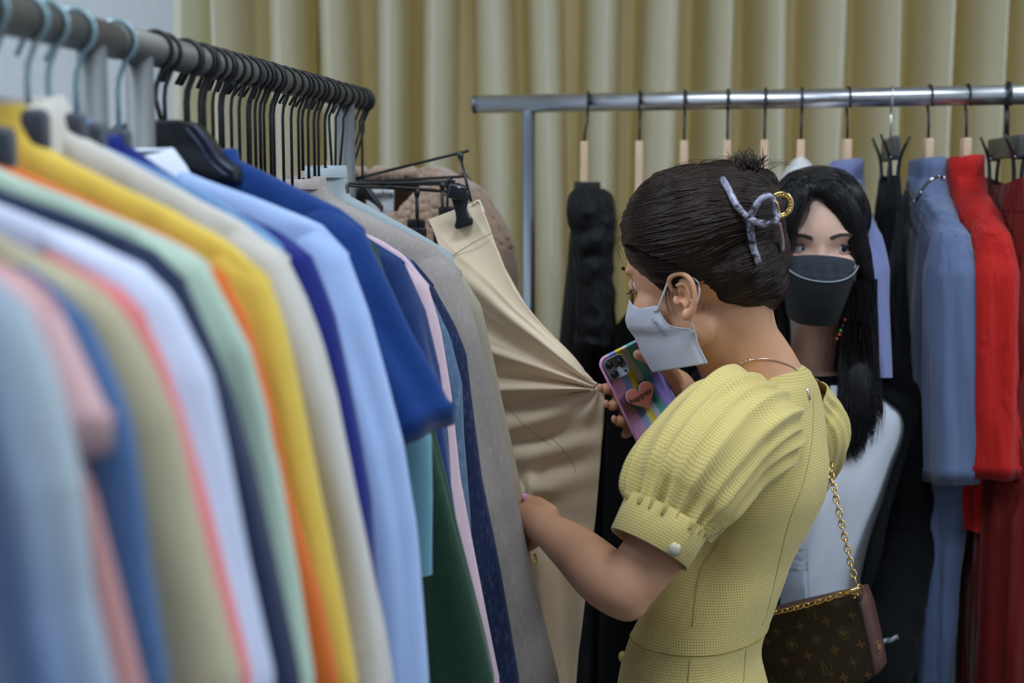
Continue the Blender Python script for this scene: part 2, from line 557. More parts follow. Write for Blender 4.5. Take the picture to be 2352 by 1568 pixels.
def garment(name, label, cat, H, s, n, prof, ci, mat, zh=None, th=.026, sleeve='long', sw=.085, seed=0, fold=.006,
            slz=None, collar=None, neckdark=None, body_w=None, cuff=False, hookinfo=None, group=None, slmat=None, flare=0.0, back=True, bodyfold=9, sth=1.0, slant=.006):
    """prof: (u, z) outline of one half from the neck out over the shoulder (index ci = shoulder corner) and down the outer edge"""
    H = V(H); s = V(s); n = V(n)
    root = thing(name, label, cat, (H.x, H.y, prof[0][1]), group)
    uc, zc = prof[ci]
    # body half width against height
    tab = [(-z, u) for u, z in prof[:ci + 1]]
    bw = body_w if body_w is not None else uc - .02
    if sleeve:
        tab += [(-(zc - .035), uc - .008), (-(zc - .09), bw), (-(zc - .6), bw + flare)]
    else:
        tab += [(-z, u) for u, z in prof[ci + 1:]]
    tab.sort()
    z0 = prof[0][1]
    zh = zh if zh is not None else z0 - .62
    zs = list(np.linspace(z0, zc - .05, 26)) + list(np.linspace(zc - .05, zh, 44))[1:]
    NN = 56
    rings = []
    for z in zs:
        w_ = max(.012, lerp_tab(tab, -z))
        dd = min(1, max(0, (z0 - z) / .3))
        t0 = th * ((.62 + .55 * dd) if not (collar and collar[0] == 'stand') else (.86 + .3 * dd))
        if not collar and prof[0][0] < .03: t0 *= math.sqrt(min(1, (z0 - z) / .035 + .02))
        ring = []
        for k in range(NN):
            a = 2 * PI * k / NN
            x, y = superr(a, w_, t0)
            fa = fold * (.08 + dd)
            y += fa * (math.sin(x * 2 * PI * bodyfold / .4 + seed * 2.1 + 2.5 * nz(z * 3, seed)) * .6 + 1.4 * nz(x * 16 + seed * 3.1, z * 2.2, 2 if y > 0 else 5))
            if abs(math.cos(a)) > .8:
                x += fa * .6 * nz(z * 9, seed, 3)
            c = V((H.x, H.y, z)) + s * x + n * y
            ring.append(c)
        rings.append(ring)
    obj('body', loft(rings, caps=False, capb=False), mat, root)
    # hem band
    last = rings[-1]
    hb = [[p + V((0, 0, .016)) + (p - sum(last, V()) / NN).normalized() * .0016 for p in last], [p + (p - sum(last, V()) / NN).normalized() * .0016 - V((0, 0, .001)) for p in last]]
    obj('hem', loft(hb, caps=False, capb=False), mat, root)
    if sleeve:
        stab = sorted([(-z, u) for u, z in prof])
        ze = slz if slz is not None else (prof[-1][1] - .02)
        for side in (1, -1):
            zz = list(np.linspace(zc + .022, zc - .06, 12)) + list(np.linspace(zc - .06, ze, 40))[1:]
            srings = []
            MM = 36
            for i, z in enumerate(zz):
                uo = lerp_tab(stab, -z)
                top = min(1, max(0, (zc + .022 - z) / .075))
                hw = sw / 2 * (.12 + .88 * math.sqrt(max(0, top)))
                cu = uo - hw - .003 * (1 - top)
                t2 = th * sth * (.3 + .9 * math.sqrt(max(0, top)))
                if sleeve == 'short' and z < ze + .03:
                    hw *= 1.02
                ring = []
                for k in range(MM):
                    a = 2 * PI * k / MM
                    x, y = hw * math.cos(a), t2 * math.sin(a)
                    ff = fold * .9 * min(1, (zc - z + .02) / .12)
                    rr = 1 + ff / .03 * (.35 * math.sin(5 * a + seed + 2.2 * nz(z * 4, seed * 2.)) * .6 + .8 * nz(math.cos(a) * 1.6 + seed, math.sin(a) * 1.6, z * 4 + seed))
                    rr = min(rr, 1.05)
                    c = V((H.x, H.y, z + slant * (x / hw) * max(0, (zc - z) / (zc - ze)) ** 2)) + s * (side * (cu + x * rr)) + n * (y * rr)
                    ring.append(c)
                srings.append(ring)
            so = obj('sleeve', loft(srings, caps=False, capb=False), slmat or mat, root)
            if sleeve == 'short':
                last = srings[-1]; cc = sum(last, V()) / MM
                bnd = [[p + V((0, 0, .02)) + (p - cc).normalized() * .002 for p in last], [p + (p - cc).normalized() * .002 for p in last], [p + (p - cc).normalized() * -.001 + V((0, 0, .004)) for p in last]]
                obj('cuff', loft(bnd, caps=False, capb=False), slmat or mat, so)
    if collar:
        u0 = prof[0][0]
        kind, cm = collar
        def ring(z, w_, t_, frontdrop=0):
            r_ = []
            for k in range(36):
                a = 2 * PI * k / 36
                x, y = w_ * math.cos(a), t_ * math.sin(a)
                r_.append(V((H.x, H.y, z - frontdrop * max(0, -math.sin(a)))) + s * x + n * y)
            return r_
        if kind == 'shirt':
            rr = [ring(z0 - .006, u0 * 1.02, th * .9), ring(z0 + .006, u0 * .95, th * .95, .006), ring(z0 + .018, u0 * .88, th * .9, .01),
                  ring(z0 + .017, u0 * .92, th * 1.05, .01), ring(z0 + .002, u0 * 1.12, th * 1.35, .02), ring(z0 - .014, u0 * 1.28, th * 1.5, .03)]
        elif kind == 'stand':
            rr = [ring(z0 - .010, u0 * 1.2, th * .90), ring(z0 - .002, u0 * 1.06, th * .89), ring(z0 + .015, u0, th * .86), ring(z0 + .034, u0 * .96, th * .86), ring(z0 + .033, u0 * .9, th * .78), ring(z0, u0 * .92, th * .78)]
            rr = [[p + V((0, 0, .12 * (p - H).dot(n) * min(1, i / 2) - 5.0 * ((p - H).dot(n)) ** 2 * min(1, i / 2))) for p in r0_] for i, r0_ in enumerate(rr)]
        else:
            rr = [ring(z0 - .006, u0 * 1.03, th * .9), ring(z0 + .010, u0 * .98, th * .9, .004), ring(z0 + .011, u0 * .9, th * .8, .004), ring(z0 - .002, u0 * .93, th * .8)]
        obj('collar', loft(rr, caps=False, capb=False), cm, root)
    return root
def hanger(label, H, s, n, neck_z, half, hmat, bmat, hr=.0019, group=None, drop=.075, R=None, ph=0.0, tilt=0.0, prof=None):
    t = thing('clothes_hanger', label, 'hanger', tuple(H), group)
    obj('hook', hook(H, s, hmat, drop=H.z - neck_z + .012, r=hr, R=R, phase=ph, tilt=tilt), hmat, t)
    obj('shoulder_bar', hanger_body(H, s, n, half, neck_z, drop=drop, prof=prof), bmat, t)
    return t

F = fabric
def left_garment(key, label, cat, Y, ppx, ci, mat, hk='black', hlabel=None, **kw):
    H = rail_pt(Y)
    kw['fold'] = kw.get('fold', .006) * 1.5
    prof = half_profile(ppx, Y)
    prof = [(max(.03, u), z) for u, z in prof]
    # keep heights falling
    q = [prof[0]]
    for u, z in prof[1:]:
        q.append((u, min(z, q[-1][1] - .0005)))
    g = garment(key, label, cat, H, RS, RN, q, ci, mat, **kw)
    nz_ = q[0][1] + .03
    nz_ = min(nz_, RZ - .06)
    hm, bm_ = (BLUEPLASTIC, GREYPLASTIC) if hk == 'blue' else (BLACKWIRE, BLACKPLASTIC)
    hanger(hlabel or ' '.join(('hanger inside the ' + label).split()[:16]), H, RS, RN, nz_, q[ci][0] - .075, hm, bm_, hr=.0024 if hk == 'blue' else .0021, prof=q[:ci + 1], ph=random.uniform(-8, 8))
    if hk == 'blue':
        hg = bpy.context.scene.collection.objects[-1].parent
        obj('neck_block', rounded((H.x, H.y, min(RZ - .088, q[0][1] - .002)), (.095, .014, .034), Matrix.Rotation(-math.atan(DX), 3, 'Z'), .007), GREYPLASTIC, hg)
    return g
NEAR = 'nearest hanger side of the left rack'
# stripes for the nearest shirt
ms, nt, b = nodes_of('blue_grey_stripe')
tc = N(nt, 'ShaderNodeTexCoord'); mp = N(nt, 'ShaderNodeMapping'); mp.inputs['Rotation'].default_value = (0, .22, 0)
wv = N(nt, 'ShaderNodeTexWave'); wv.inputs['Scale'].default_value = 4.4; wv.inputs['Distortion'].default_value = 1.0; wv.inputs['Detail Scale'].default_value = .6
nt.links.new(tc.outputs['Object'], mp.inputs[0]); nt.links.new(mp.outputs[0], wv.inputs['Vector'])
nt.links.new(mixc(nt, wv.outputs[0], srgb(112, 136, 180), srgb(176, 190, 200)), b.inputs['Base Color'])
b.inputs['Roughness'].default_value = .85; b.inputs['Specular IOR Level'].default_value = .15
MATS['blue_grey_stripe'] = ms

left_garment('shirt', 'blurred pale blue and grey striped shirt nearest the camera at bottom left', 'shirt', .685,
    [(-70, 610), (0, 650), (56, 700), (92, 790), (115, 880), (140, 1000), (165, 1113), (192, 1385), (232, 1568), (250, 1650)], 2, ms, hk='blue', seed=1, fold=.008, th=.03)
left_garment('t_shirt', 'salmon pink short sleeved t-shirt between the striped shirt and the denim shirt', 't-shirt', .722,
    [(-60, 560), (0, 600), (80, 645), (140, 710), (180, 800), (222, 900), (248, 975)], 3, F('salmon', srgb(206, 148, 144)), hk='blue', sleeve='short', slz=None, seed=2, body_w=.2255, flare=.10, th=.024, slmat=F('pink_lit', srgb(226, 182, 184)))  # body is the sleeve pink darkened: its shade is put into the colour
left_garment('shirt', 'faded mid blue denim shirt showing as a thin strip beside the salmon pink t-shirt', 'shirt', .76,
    [(60, 610), (120, 650), (215, 740), (268, 860), (300, 960), (318, 1100), (340, 1300), (385, 1568)], 2, F('denim_blue', srgb(78, 110, 158), heather=.2), hk='blue', seed=3, fold=.004, th=.018)
left_garment('jacket', 'khaki beige cotton jacket left of the coral edged garment', 'jacket', .795,
    [(-60, 500), (0, 545), (120, 600), (240, 670), (300, 740), (350, 840), (395, 960), (435, 1150), (485, 1350), (540, 1568)], 3, F('khaki', srgb(182, 172, 142)), hk='blue', seed=4, fold=.009, th=.026)
left_garment('blouse', 'coral pink blouse showing as a narrow bright edge beside the khaki jacket', 'blouse', .836,
    [(120, 580), (195, 622), (280, 665), (340, 728), (388, 835), (430, 965), (480, 1150), (526, 1350), (580, 1568)], 3, F('coral', srgb(232, 130, 132)), hk='blue', seed=5, fold=.004, th=.016)
left_garment('shirt', 'crisp white lavender tinted shirt with bright shoulder in the left foreground', 'shirt', .868,
    [(-60, 440), (0, 470), (180, 540), (330, 610), (398, 680), (440, 780), (474, 860), (514, 1050), (560, 1300), (618, 1568)], 3, F('white_lavender', srgb(212, 220, 246)), hk='blue', seed=6, fold=.006, th=.024)
left_garment('shirt', 'dark navy shirt between the white shirt and the mint green shirt', 'shirt', .908,
    [(-60, 405), (0, 435), (200, 505), (360, 575), (432, 645), (486, 775), (542, 915), (590, 1080), (636, 1300), (685, 1568)], 4, F('dark_navy', srgb(34, 46, 76)), hk='blue', seed=7, fold=.004, th=.018)
left_garment('shirt', 'pale mint green shirt next to the orange and yellow ones', 'shirt', .952,
    [(-60, 360), (0, 390), (200, 470), (400, 555), (482, 610), (528, 700), (574, 800), (602, 920), (632, 1080), (674, 1317), (712, 1568)], 4, F('mint', srgb(184, 206, 188)), hk='blue', seed=8, fold=.008, th=.024)
left_garment('shirt', 'bright orange shirt mostly hidden between the mint green and yellow shirts', 'shirt', 1.0,
    [(-60, 340), (0, 368), (200, 458), (425, 560), (526, 638), (572, 724), (612, 860), (640, 960), (664, 1113), (708, 1275), (734, 1369), (775, 1568)], 4, F('orange', srgb(226, 112, 40)), hk='blue', seed=9, fold=.004, th=.018)
left_garment('shirt', 'golden yellow shirt with pointed collar in the left foreground', 'shirt', 1.052,
    [(-8, 240), (35, 290), (90, 330), (230, 405), (400, 485), (540, 565), (622, 640), (652, 740), (685, 900), (715, 1050), (745, 1200), (785, 1400), (815, 1568)], 6, F('yellow', srgb(226, 192, 80), wrinkle=.2), hk='blue', seed=10, fold=.007, th=.024)
left_garment('jacket', 'pale sand beige jacket with a pointed collar beside the golden yellow shirt', 'jacket', 1.115,
    [(112, 272), (150, 290), (220, 330), (400, 425), (560, 510), (662, 590), (708, 690), (748, 800), (786, 925), (822, 1080), (846, 1198), (866, 1315), (890, 1470), (905, 1600)], 5, F('sand', srgb(206, 200, 192), wrinkle=.15), hk='blue', seed=11, fold=.008, th=.027, collar=('shirt', F('sand', srgb(1, 1, 1))))
left_garment('shirt', 'faded light denim shirt half hidden behind the sand beige jacket', 'shirt', 1.15,
    [(215, 325), (300, 362), (450, 430), (600, 520), (655, 570), (690, 660), (700, 800), (720, 1000), (760, 1300), (800, 1568)], 4, F('light_denim', srgb(110, 150, 196), heather=.2), hk='blue', seed=12, fold=.004, th=.016, collar=('shirt', F('light_denim', srgb(1, 1, 1))))
left_garment('shirt', 'deep royal navy shirt between the beige jacket and the light blue shirt', 'shirt', 1.2,
    [(300, 335), (370, 385), (480, 455), (640, 530), (722, 592), (762, 715), (792, 850), (822, 1000), (850, 1160), (868, 1350), (890, 1568)], 4, F('royal_navy', srgb(24, 38, 122)), hk='blue', seed=13, fold=.006, th=.02, collar=('band', F('royal_navy', srgb(1, 1, 1))))
left_garment('shirt', 'light sky blue shirt with a white collar beside the royal blue polo shirt', 'shirt', 1.285,
    [(408, 385), (460, 408), (600, 458), (740, 516), (802, 585), (842, 715), (882, 860), (922, 1020), (950, 1200), (966, 1400), (978, 1568)], 4, F('sky_blue', srgb(166, 190, 236)), hk='blue', seed=14, fold=.005, th=.03, collar=('shirt', F('white_cotton', srgb(222, 228, 244))),
    hlabel='pale blue hook hanger alone on the rail before the black hooks')
left_garment('polo_shirt', 'royal blue short sleeved polo shirt on a wide black hanger', 'shirt', 1.395,
    [(548, 366), (650, 416), (780, 478), (842, 528), (884, 620), (944, 760), (1002, 880), (1040, 975)], 3, F('royal_blue', srgb(8, 56, 124), heather=.06), seed=15, fold=.006, th=.032, sleeve='short', sw=.115, collar=('band', F('royal_blue', srgb(1, 1, 1))), hlabel='wide black plastic hanger with ribbed shoulder carrying the royal blue polo shirt', zh=1.0, slant=.021)
left_garment('t_shirt', 'teal blue cotton t-shirt whose hem ends beside the dark green garment', 't-shirt', 1.45,
    [(600, 420), (680, 460), (790, 510), (850, 560), (890, 700), (940, 900), (985, 1000), (990, 1140), (990, 1285)], 3, F('teal_blue', srgb(112, 160, 178)), seed=16, fold=.005, th=.02, sw=.1)
left_garment('cardigan', 'dark bottle green knitted cardigan below the blue polo shirt', 'cardigan', 1.50,
    [(620, 430), (700, 465), (810, 520), (870, 570), (905, 700), (950, 860), (1002, 980), (1042, 1150), (1088, 1350), (1135, 1568)], 3, F('bottle_green', srgb(30, 62, 44), heather=.12), seed=17, fold=.007, th=.02, sw=.11)
left_garment('sweatshirt', 'indigo blue sweatshirt between the polo shirt and the pale pink knit', 'sweatshirt', 1.56,
    [(650, 468), (740, 508), (840, 542), (932, 600), (980, 715), (1012, 850), (1032, 1000), (1048, 1200), (1060, 1350), (1070, 1568)], 3, F('indigo', srgb(24, 52, 106), heather=.12), seed=18, fold=.005, th=.019)
left_garment('sweater', 'pale pink fine knit sweater squeezed between two dark blue garments', 'sweater', 1.645,
    [(700, 475), (790, 515), (872, 549), (928, 585), (987, 655), (1005, 730), (1032, 900), (1054, 1100), (1093, 1300), (1145, 1568)], 4, F('pale_pink', srgb(222, 192, 204), heather=.1), seed=19, fold=.003, th=.014)
left_garment('denim_jacket', 'grey blue denim jacket sleeve between the pink sweater and the dark navy knit', 'jacket', 1.69,
    [(710, 480), (800, 520), (890, 562), (940, 592), (985, 660), (1030, 770), (1058, 880), (1062, 1000), (1080, 1200), (1100, 1568)], 4, F('grey_denim', srgb(86, 112, 142), heather=.5), seed=20, fold=.003, th=.014)
left_garment('sweater', 'dark navy heathered wool sweater beside the taupe linen jacket', 'sweater', 1.73,
    [(720, 480), (800, 520), (890, 562), (950, 598), (998, 655), (1040, 740), (1068, 812), (1078, 900), (1104, 1100), (1144, 1300), (1190, 1568)], 4, F('navy_wool', srgb(24, 38, 74), heather=.55, wrinkle=.1), seed=21, fold=.004, th=.018)
left_garment('linen_jacket', 'taupe grey linen jacket, the longest grey sleeve beside the beige trousers', 'jacket', 1.865,
    [(714, 424), (775, 458), (900, 518), (1000, 565), (1062, 625), (1102, 760), (1140, 920), (1180, 1100), (1222, 1300), (1285, 1568)], 4, F('taupe_linen', srgb(166, 156, 152), heather=.14, weave=500, bump=.3), seed=22, fold=.006, th=.035, sw=.12, collar=('band', F('taupe_linen', srgb(1, 1, 1))))
left_garment('shirt', 'soft beige shirt just behind the taupe linen jacket', 'shirt', 1.92,
    [(770, 455), (850, 500), (950, 550), (1010, 575), (1060, 620), (1105, 700), (1142, 860), (1172, 1000), (1197, 1120), (1215, 1240), (1235, 1400)], 4, F('soft_beige', srgb(178, 168, 150)), seed=23, fold=.004, th=.018)
left_garment('coat', 'pale grey blue coat whose shoulder slopes above the taupe linen jacket', 'coat', 1.975,
    [(738, 398), (800, 448), (950, 528), (1040, 582), (1062, 640), (1085, 760), (1110, 900), (1150, 1200)], 3, F('pale_blue_grey', srgb(166, 178, 184)), seed=24, fold=.004, th=.02, collar=('band', F('pale_blue_grey', srgb(1, 1, 1))))
# one wide black hanger: ribbed shoulder edge over the blue polo shirt
Hp = rail_pt(1.395)
rt = thing('clothes_hanger', 'broad black plastic coat hanger end in front of the blue polo collar', 'hanger', tuple(rail_pt(1.335 + .03)))
Hb = rail_pt(1.372)
def pl(px, py, Y=1.372):
    (u, z), = half_profile([(px, py)], Y)
    return u, z
prof_ = [pl(366, 276), pl(420, 276), pl(452, 283), pl(485, 318), pl(515, 362), pl(550, 388), pl(556, 420), pl(500, 415), pl(430, 385), pl(366, 362)]
cpt = V((Hb.x, Hb.y, 0))
full = prof_ + [(-u + 2 * prof_[0][0] - .001, z) for u, z in reversed(prof_)]
obj('shoulder_bar', extrude_poly(full, cpt, RS, V((0, 0, 1)), .03, .004), BLACKPLASTIC, rt)
e1 = [cpt + RS * u + V((0, 0, z)) - RN * .016 for u, z in (pl(455, 286), pl(487, 324), pl(515, 368), pl(550, 396))]
obj('rib', tube(e1, .0022, 8, 4), plain('navy_rib', (.03, .04, .09, 1), .25), rt)
e2 = [p + V((-.006, 0, -.004)) for p in e1]
obj('rib', tube(e2, .0016, 8, 4), plain('navy_rib', (.03, .04, .09, 1), .25), rt)
obj('hook', hook(Hb, RS, BLACKWIRE, drop=Hb.z - prof_[1][1] + .01, r=.0024, tilt=.1), BLACKWIRE, rt)

# hooks whose hangers are buried between the clothes: slim skirt hangers with clips
used = [1.395, 1.45, 1.50, 1.56, 1.645, 1.69, 1.73, 1.865, 1.92, 1.975, 1.372]
def skirt_hanger(label, H, s, n, half, drop=.115, clipdrop=.03, up=0.0, group=None, clips=True):
    s = V(s).normalized(); n = V(n)
    t = thing('clip_hanger', label, 'hanger', tuple(H), group)
    zb = -drop
    obj('hook', hook(H, RS, BLACKWIRE, drop=drop - .002, r=.0019, phase=random.uniform(-12, 12)), BLACKWIRE, t)
    c = H + V((0, 0, zb))
    ends = [c - s * half - V((0, 0, up * half)), c + s * half + V((0, 0, up * half))]
    obj('bar', tube([ends[0], c, ends[1]], .0021, 8), BLACKWIRE, t)
    if clips:
        for e, sg in ((ends[0], -1), (ends[1], 1)):
            p = e - s * .02 * sg
            obj('wire_drop', tube([p, p + V((0, 0, -clipdrop))], .0017, 8), BLACKWIRE, t)
            q = p + V((0, 0, -clipdrop - .014))
            Rm = Matrix((s, n, V((0, 0, 1)))).transposed()
            cl = obj('clip', rounded(q, (.02, .016, .03), Rm, .003), BLACKPLASTIC, t)
            obj('clip_lever', tube([q + n * -.008 + V((0, 0, .004)), q + n * -.014 + V((0, 0, .016))], .006, 10, flat=.5), BLACKPLASTIC, cl)
    return t
GB = 'black wire hangers packed between the clothes'
for px_ in (441, 466, 478, 496, 512, 538, 556, 580, 592, 612, 634, 655, 674):
    Y = 1725 / (1624 - px_)
    skirt_hanger('black wire clip hanger among the packed black hooks on the middle of the rail', rail_pt(Y), RS, RN, .045, .162 + random.uniform(-.004, .004), .03, random.uniform(-.05, .05), GB)
# the far end: skirt hangers swung out towards the shopper
def swung(label, hpx, end, Yend, dropx=(0, 0), n_clip=1, half_back=.1, cl_len=.035, clip_big=False):
    Y = 1725 / (1624 - hpx)
    H = rail_pt(Y)
    e = W(end[0], end[1], Yend)
    c = W(*dropx, Y)
    t = thing('clip_hanger', label, 'hanger', tuple(H))
    pts = []
    R = RR + .0019
    pts.append(H - RS * (R * 1.45) + V((0, 0, -R * 1.35)))
    for k in range(15):
        a = math.radians(205 - (205 + 62) * k / 14)
        pts.append(H + RS * (math.cos(a) * R) + V((0, 0, math.sin(a) * R)))
    pts += [H + V((0, 0, -R * 1.9)), H + V((0, 0, -R * 2.6)), c]
    obj('hook', tube(pts, .0019, 8), BLACKWIRE, t)
    d = (e - c)
    b0 = c - d.normalized() * half_back
    obj('bar', tube([b0, c, e], .0021, 8), BLACKWIRE, t)
    return t, c, e
clipset = []
for (lab, hpx, end, Ye, mid, ln, frac) in (
    ('black wire clip hanger tilted upwards holding the beige trousers', 806, (1076, 346), 2.02, (800, 414), 0, .96),
    ('black wire clip hanger just under the tilted one', 818, (1068, 405), 2.05, (786, 420), .012, .88),
    ('black wire clip hanger with a long wire drop, front of the swung row', 792, (1000, 436), 2.0, (778, 421), .062, .82),
    ('black wire clip hanger in the middle of the swung row', 775, (1030, 418), 2.04, (770, 422), .075, .95),
    ('black wire clip hanger with its bar across the coat label', 760, (1035, 440), 2.08, (765, 424), .05, .7),
    ('black wire clip hanger ending beside the beige waistband', 829, (1056, 423), 2.10, (790, 424), .07, .85),
    ('black wire clip hanger at the very end of the steel rail', 838, (1045, 416), 2.13, (800, 420), .045, .93)):
    t, c, e = swung(lab, hpx, end, Ye, mid)
    if ln:
        p = c + (e - c) * frac
        obj('neck', tube([p, p + V((0, 0, -.012))], [.0045, .0022], 8), BLACKWIRE, t)
        obj('wire_drop', tube([p, p + V((0, 0, -ln))], .0018, 8), BLACKWIRE, t)
        if ln > .03:
            Rm = Matrix((RS, RN, V((0, 0, 1)))).transposed()
            q = p + V((0, 0, -ln - .012))
            cl = obj('clip', rounded(q, (.024, .014, .036), Rm, .004), BLACKPLASTIC, t)
            obj('clip_lever', rounded(q + V((0, -.009, .01)), (.026, .008, .02), Rm, .003), BLACKPLASTIC, cl)
    else:
        # the tilted hanger's wire runs down beside the big clip
        p = W(1056, 356, 2.02); q = W(1082, 462, 2.0)
        obj('neck', tube([p + V((0, 0, .004)), W(1060, 372, 2.02)], [.006, .0022], 8), BLACKWIRE, t)
        obj('wire_drop', tube([p, q], .0020, 8), BLACKWIRE, t)
        a, b2 = W(1052, 432, 1.975), W(1067, 522, 1.965)
        cx = [(1034, 430), (1044, 424), (1062, 426), (1076, 436), (1078, 452), (1072, 478), (1080, 498), (1087, 502), (1086, 516), (1050, 527), (1043, 520), (1048, 505), (1047, 490), (1036, 452)]
        cc = W(1060, 475, 1.97)
        ax = V((1, 0, 0)); ay = V((0, 0, 1))
        poly = [((W(x, y, 1.97) - cc).x, (W(x, y, 1.97) - cc).z) for x, y in cx]
        cl = obj('clip', extrude_poly(list(reversed(poly)), cc, ax, ay, .016, .003), BLACKPLASTIC, t)
        obj('clip_lever', rounded(W(1050, 440, 1.955), (.026, .012, .022), Matrix.Rotation(.2, 3, 'Y'), .005), BLACKPLASTIC, cl)
        obj('clip_spring', tube([W(1036, 436, 1.96), W(1052, 430, 1.95), W(1074, 441, 1.955)], .0016, 8, 4), plain('spring', (.5, .5, .55, 1), .2, 1), cl)
for px_, lab in ((690, 'black hook with its hanger near the end of the crowded rail'), (712, 'black hook leaning a little beside the post end of the rail'), (735, 'black hook before the last cluster on the rail'), (750, 'black hook starting the last dense cluster on the rail')):
    Y = 1725 / (1624 - px_)
    skirt_hanger(lab, rail_pt(Y), RS, RN, .04, .155, .03, 0)
# ------------------------------------------------------------------ right rack
RZ2 = CAMZ + .137
A2, B2 = V((-.065, 2.53, RZ2)), V((.811, 2.25, RZ2))
D2 = (B2 - A2).normalized()
N2 = V((D2.y, -D2.x, 0))
B3 = A2 + D2 * 1.35
rt = thing('clothes_rack', 'shiny chrome clothes rack on the right holding wooden hangers in front of the curtain', 'clothes rack', (.5, 2.35, 0))
obj('rail', tube([A2, B3], .0158, 40), MATS['chrome'], rt)
obj('end_cap', tube([A2 - D2 * .002, A2 + D2 * .004], .0162, 32), plain('grey_cap', (.2, .22, .25, 1), .4, .8), rt)
for k in (.098, 1.27):
    p = A2 + D2 * k
    obj('post', tube([V((p.x, p.y, .03)), V((p.x, p.y, RZ2 - .012))], .0118, 28), MATS['post_steel'], rt)
    obj('foot', rounded((p.x, p.y, .025), (.03, .5, .03), Matrix.Rotation(.3, 3, 'Z'), .004), MATS['post_steel'], rt)
pa, pb = A2 + D2 * .098, A2 + D2 * 1.27
obj('base_bar', tube([V((pa.x, pa.y, .045)), V((pb.x, pb.y, .045))], .0118, 16), MATS['post_steel'], rt)

def on_rail(px):
    d = RAY(px, 230)
    # solve A2 + D2 t = k d (x, y)
    det = D2.x * -d.y + d.x * D2.y
    t = (-A2.x * -d.y - d.x * A2.y) / det
    return A2 + D2 * t
def dir_for(H, tx, u=.2):
    """horizontal direction from H towards the camera side such that a point u along it projects to column tx"""
    best = None
    for k in range(-900, 900):
        a = k / 1000
        g = V((math.sin(a), -math.cos(a), 0))
        e = abs(PX(H + g * u)[0] - tx)
        if best is None or e < best[0]: best = (e, g)
    return best[1]
mw, nt, b = nodes_of('pale_wood')
tc = N(nt, 'ShaderNodeTexCoord'); mp = N(nt, 'ShaderNodeMapping'); mp.inputs['Scale'].default_value = (60, 60, 6)
n1 = N(nt, 'ShaderNodeTexNoise'); n1.inputs['Scale'].default_value = 3; n1.inputs['Detail'].default_value = 6
nt.links.new(tc.outputs['Object'], mp.inputs[0]); nt.links.new(mp.outputs[0], n1.inputs['Vector'])
nt.links.new(mixc(nt, n1.outputs[0], srgb(196, 160, 128), srgb(226, 196, 168)), b.inputs['Base Color'])
b.inputs['Roughness'].default_value = .5
def wood_hanger(label, H, g, top=.066, lean=0.0):
    n = V((g.y, -g.x, 0))
    t = thing('wooden_hanger', label, 'hanger', tuple(H))
    hk = []
    R = .0158 + .0019
    a0, a1 = 200, -60
    hk.append(H + g * (R * 1.2) + V((0, 0, -R * .9)))
    for k in range(15):
        a = math.radians(a0 + (a1 - a0) * k / 14)
        hk.append(H - g * (math.cos(a) * R) + V((0, 0, math.sin(a) * R)))
    side = D2 * (lean)
    hk += [H - g * R * .1 + V((0, 0, -R * 1.9)), H + side * .6 + V((0, 0, -R * 2.6)), H + side + V((0, 0, -top))]
    obj('hook', tube(hk, .0021, 8), BLACKWIRE, t)
    c = H + side
    half = [(.0125, -top), (.0135, -top - .045), (.016, -top - .085), (.05, -top - .106), (.10, -top - .130), (.145, -top - .162), (.148, -top - .172), (.140, -top - .176), (.09, -top - .150), (.03, -top - .132)]
    poly = half + [(-u, z) for u, z in reversed(half)]
    obj('shoulder_bar', extrude_poly(poly, c, g, V((0, 0, 1)), .0135, .0028), mw, t)
    return t
BLK = F('black_crepe', srgb(10, 12, 17), rough=.7, sheen=.03, wrinkle=.35, mottle=.3, spec=.25, drape=.8)
BLK2 = F('black_matte', srgb(9, 10, 13), rough=.85, sheen=.02, wrinkle=.2, spec=.12)
BLUE = F('slate_blue', srgb(92, 108, 144), rough=.75, wrinkle=.08, sheen=.3, drape=.55)
BLUE2 = F('periwinkle', srgb(116, 124, 168), rough=.75, wrinkle=.08, sheen=.3, drape=.45)
RED = F('red_cotton', srgb(184, 30, 26), rough=.85, wrinkle=.9, sheen=.1, drape=.5)
RED2 = F('dark_red', srgb(104, 18, 16), rough=.8, wrinkle=.25, sheen=.1, drape=.8)
def rgar(name, label, cat, hpx, tx, prof, ci, mat, hang, **kw):
    H = on_rail(hpx)
    g = dir_for(H, tx)
    n = V((-g.y, g.x, 0))
    P = [(u, RZ2 + z) for u, z in prof]
    if hang: wood_hanger(hang, H, g, lean=kw.pop('lean', 0.0))
    Hc = H
    return garment(name, label, cat, Hc, g, n, P, ci, mat, **kw), H, g

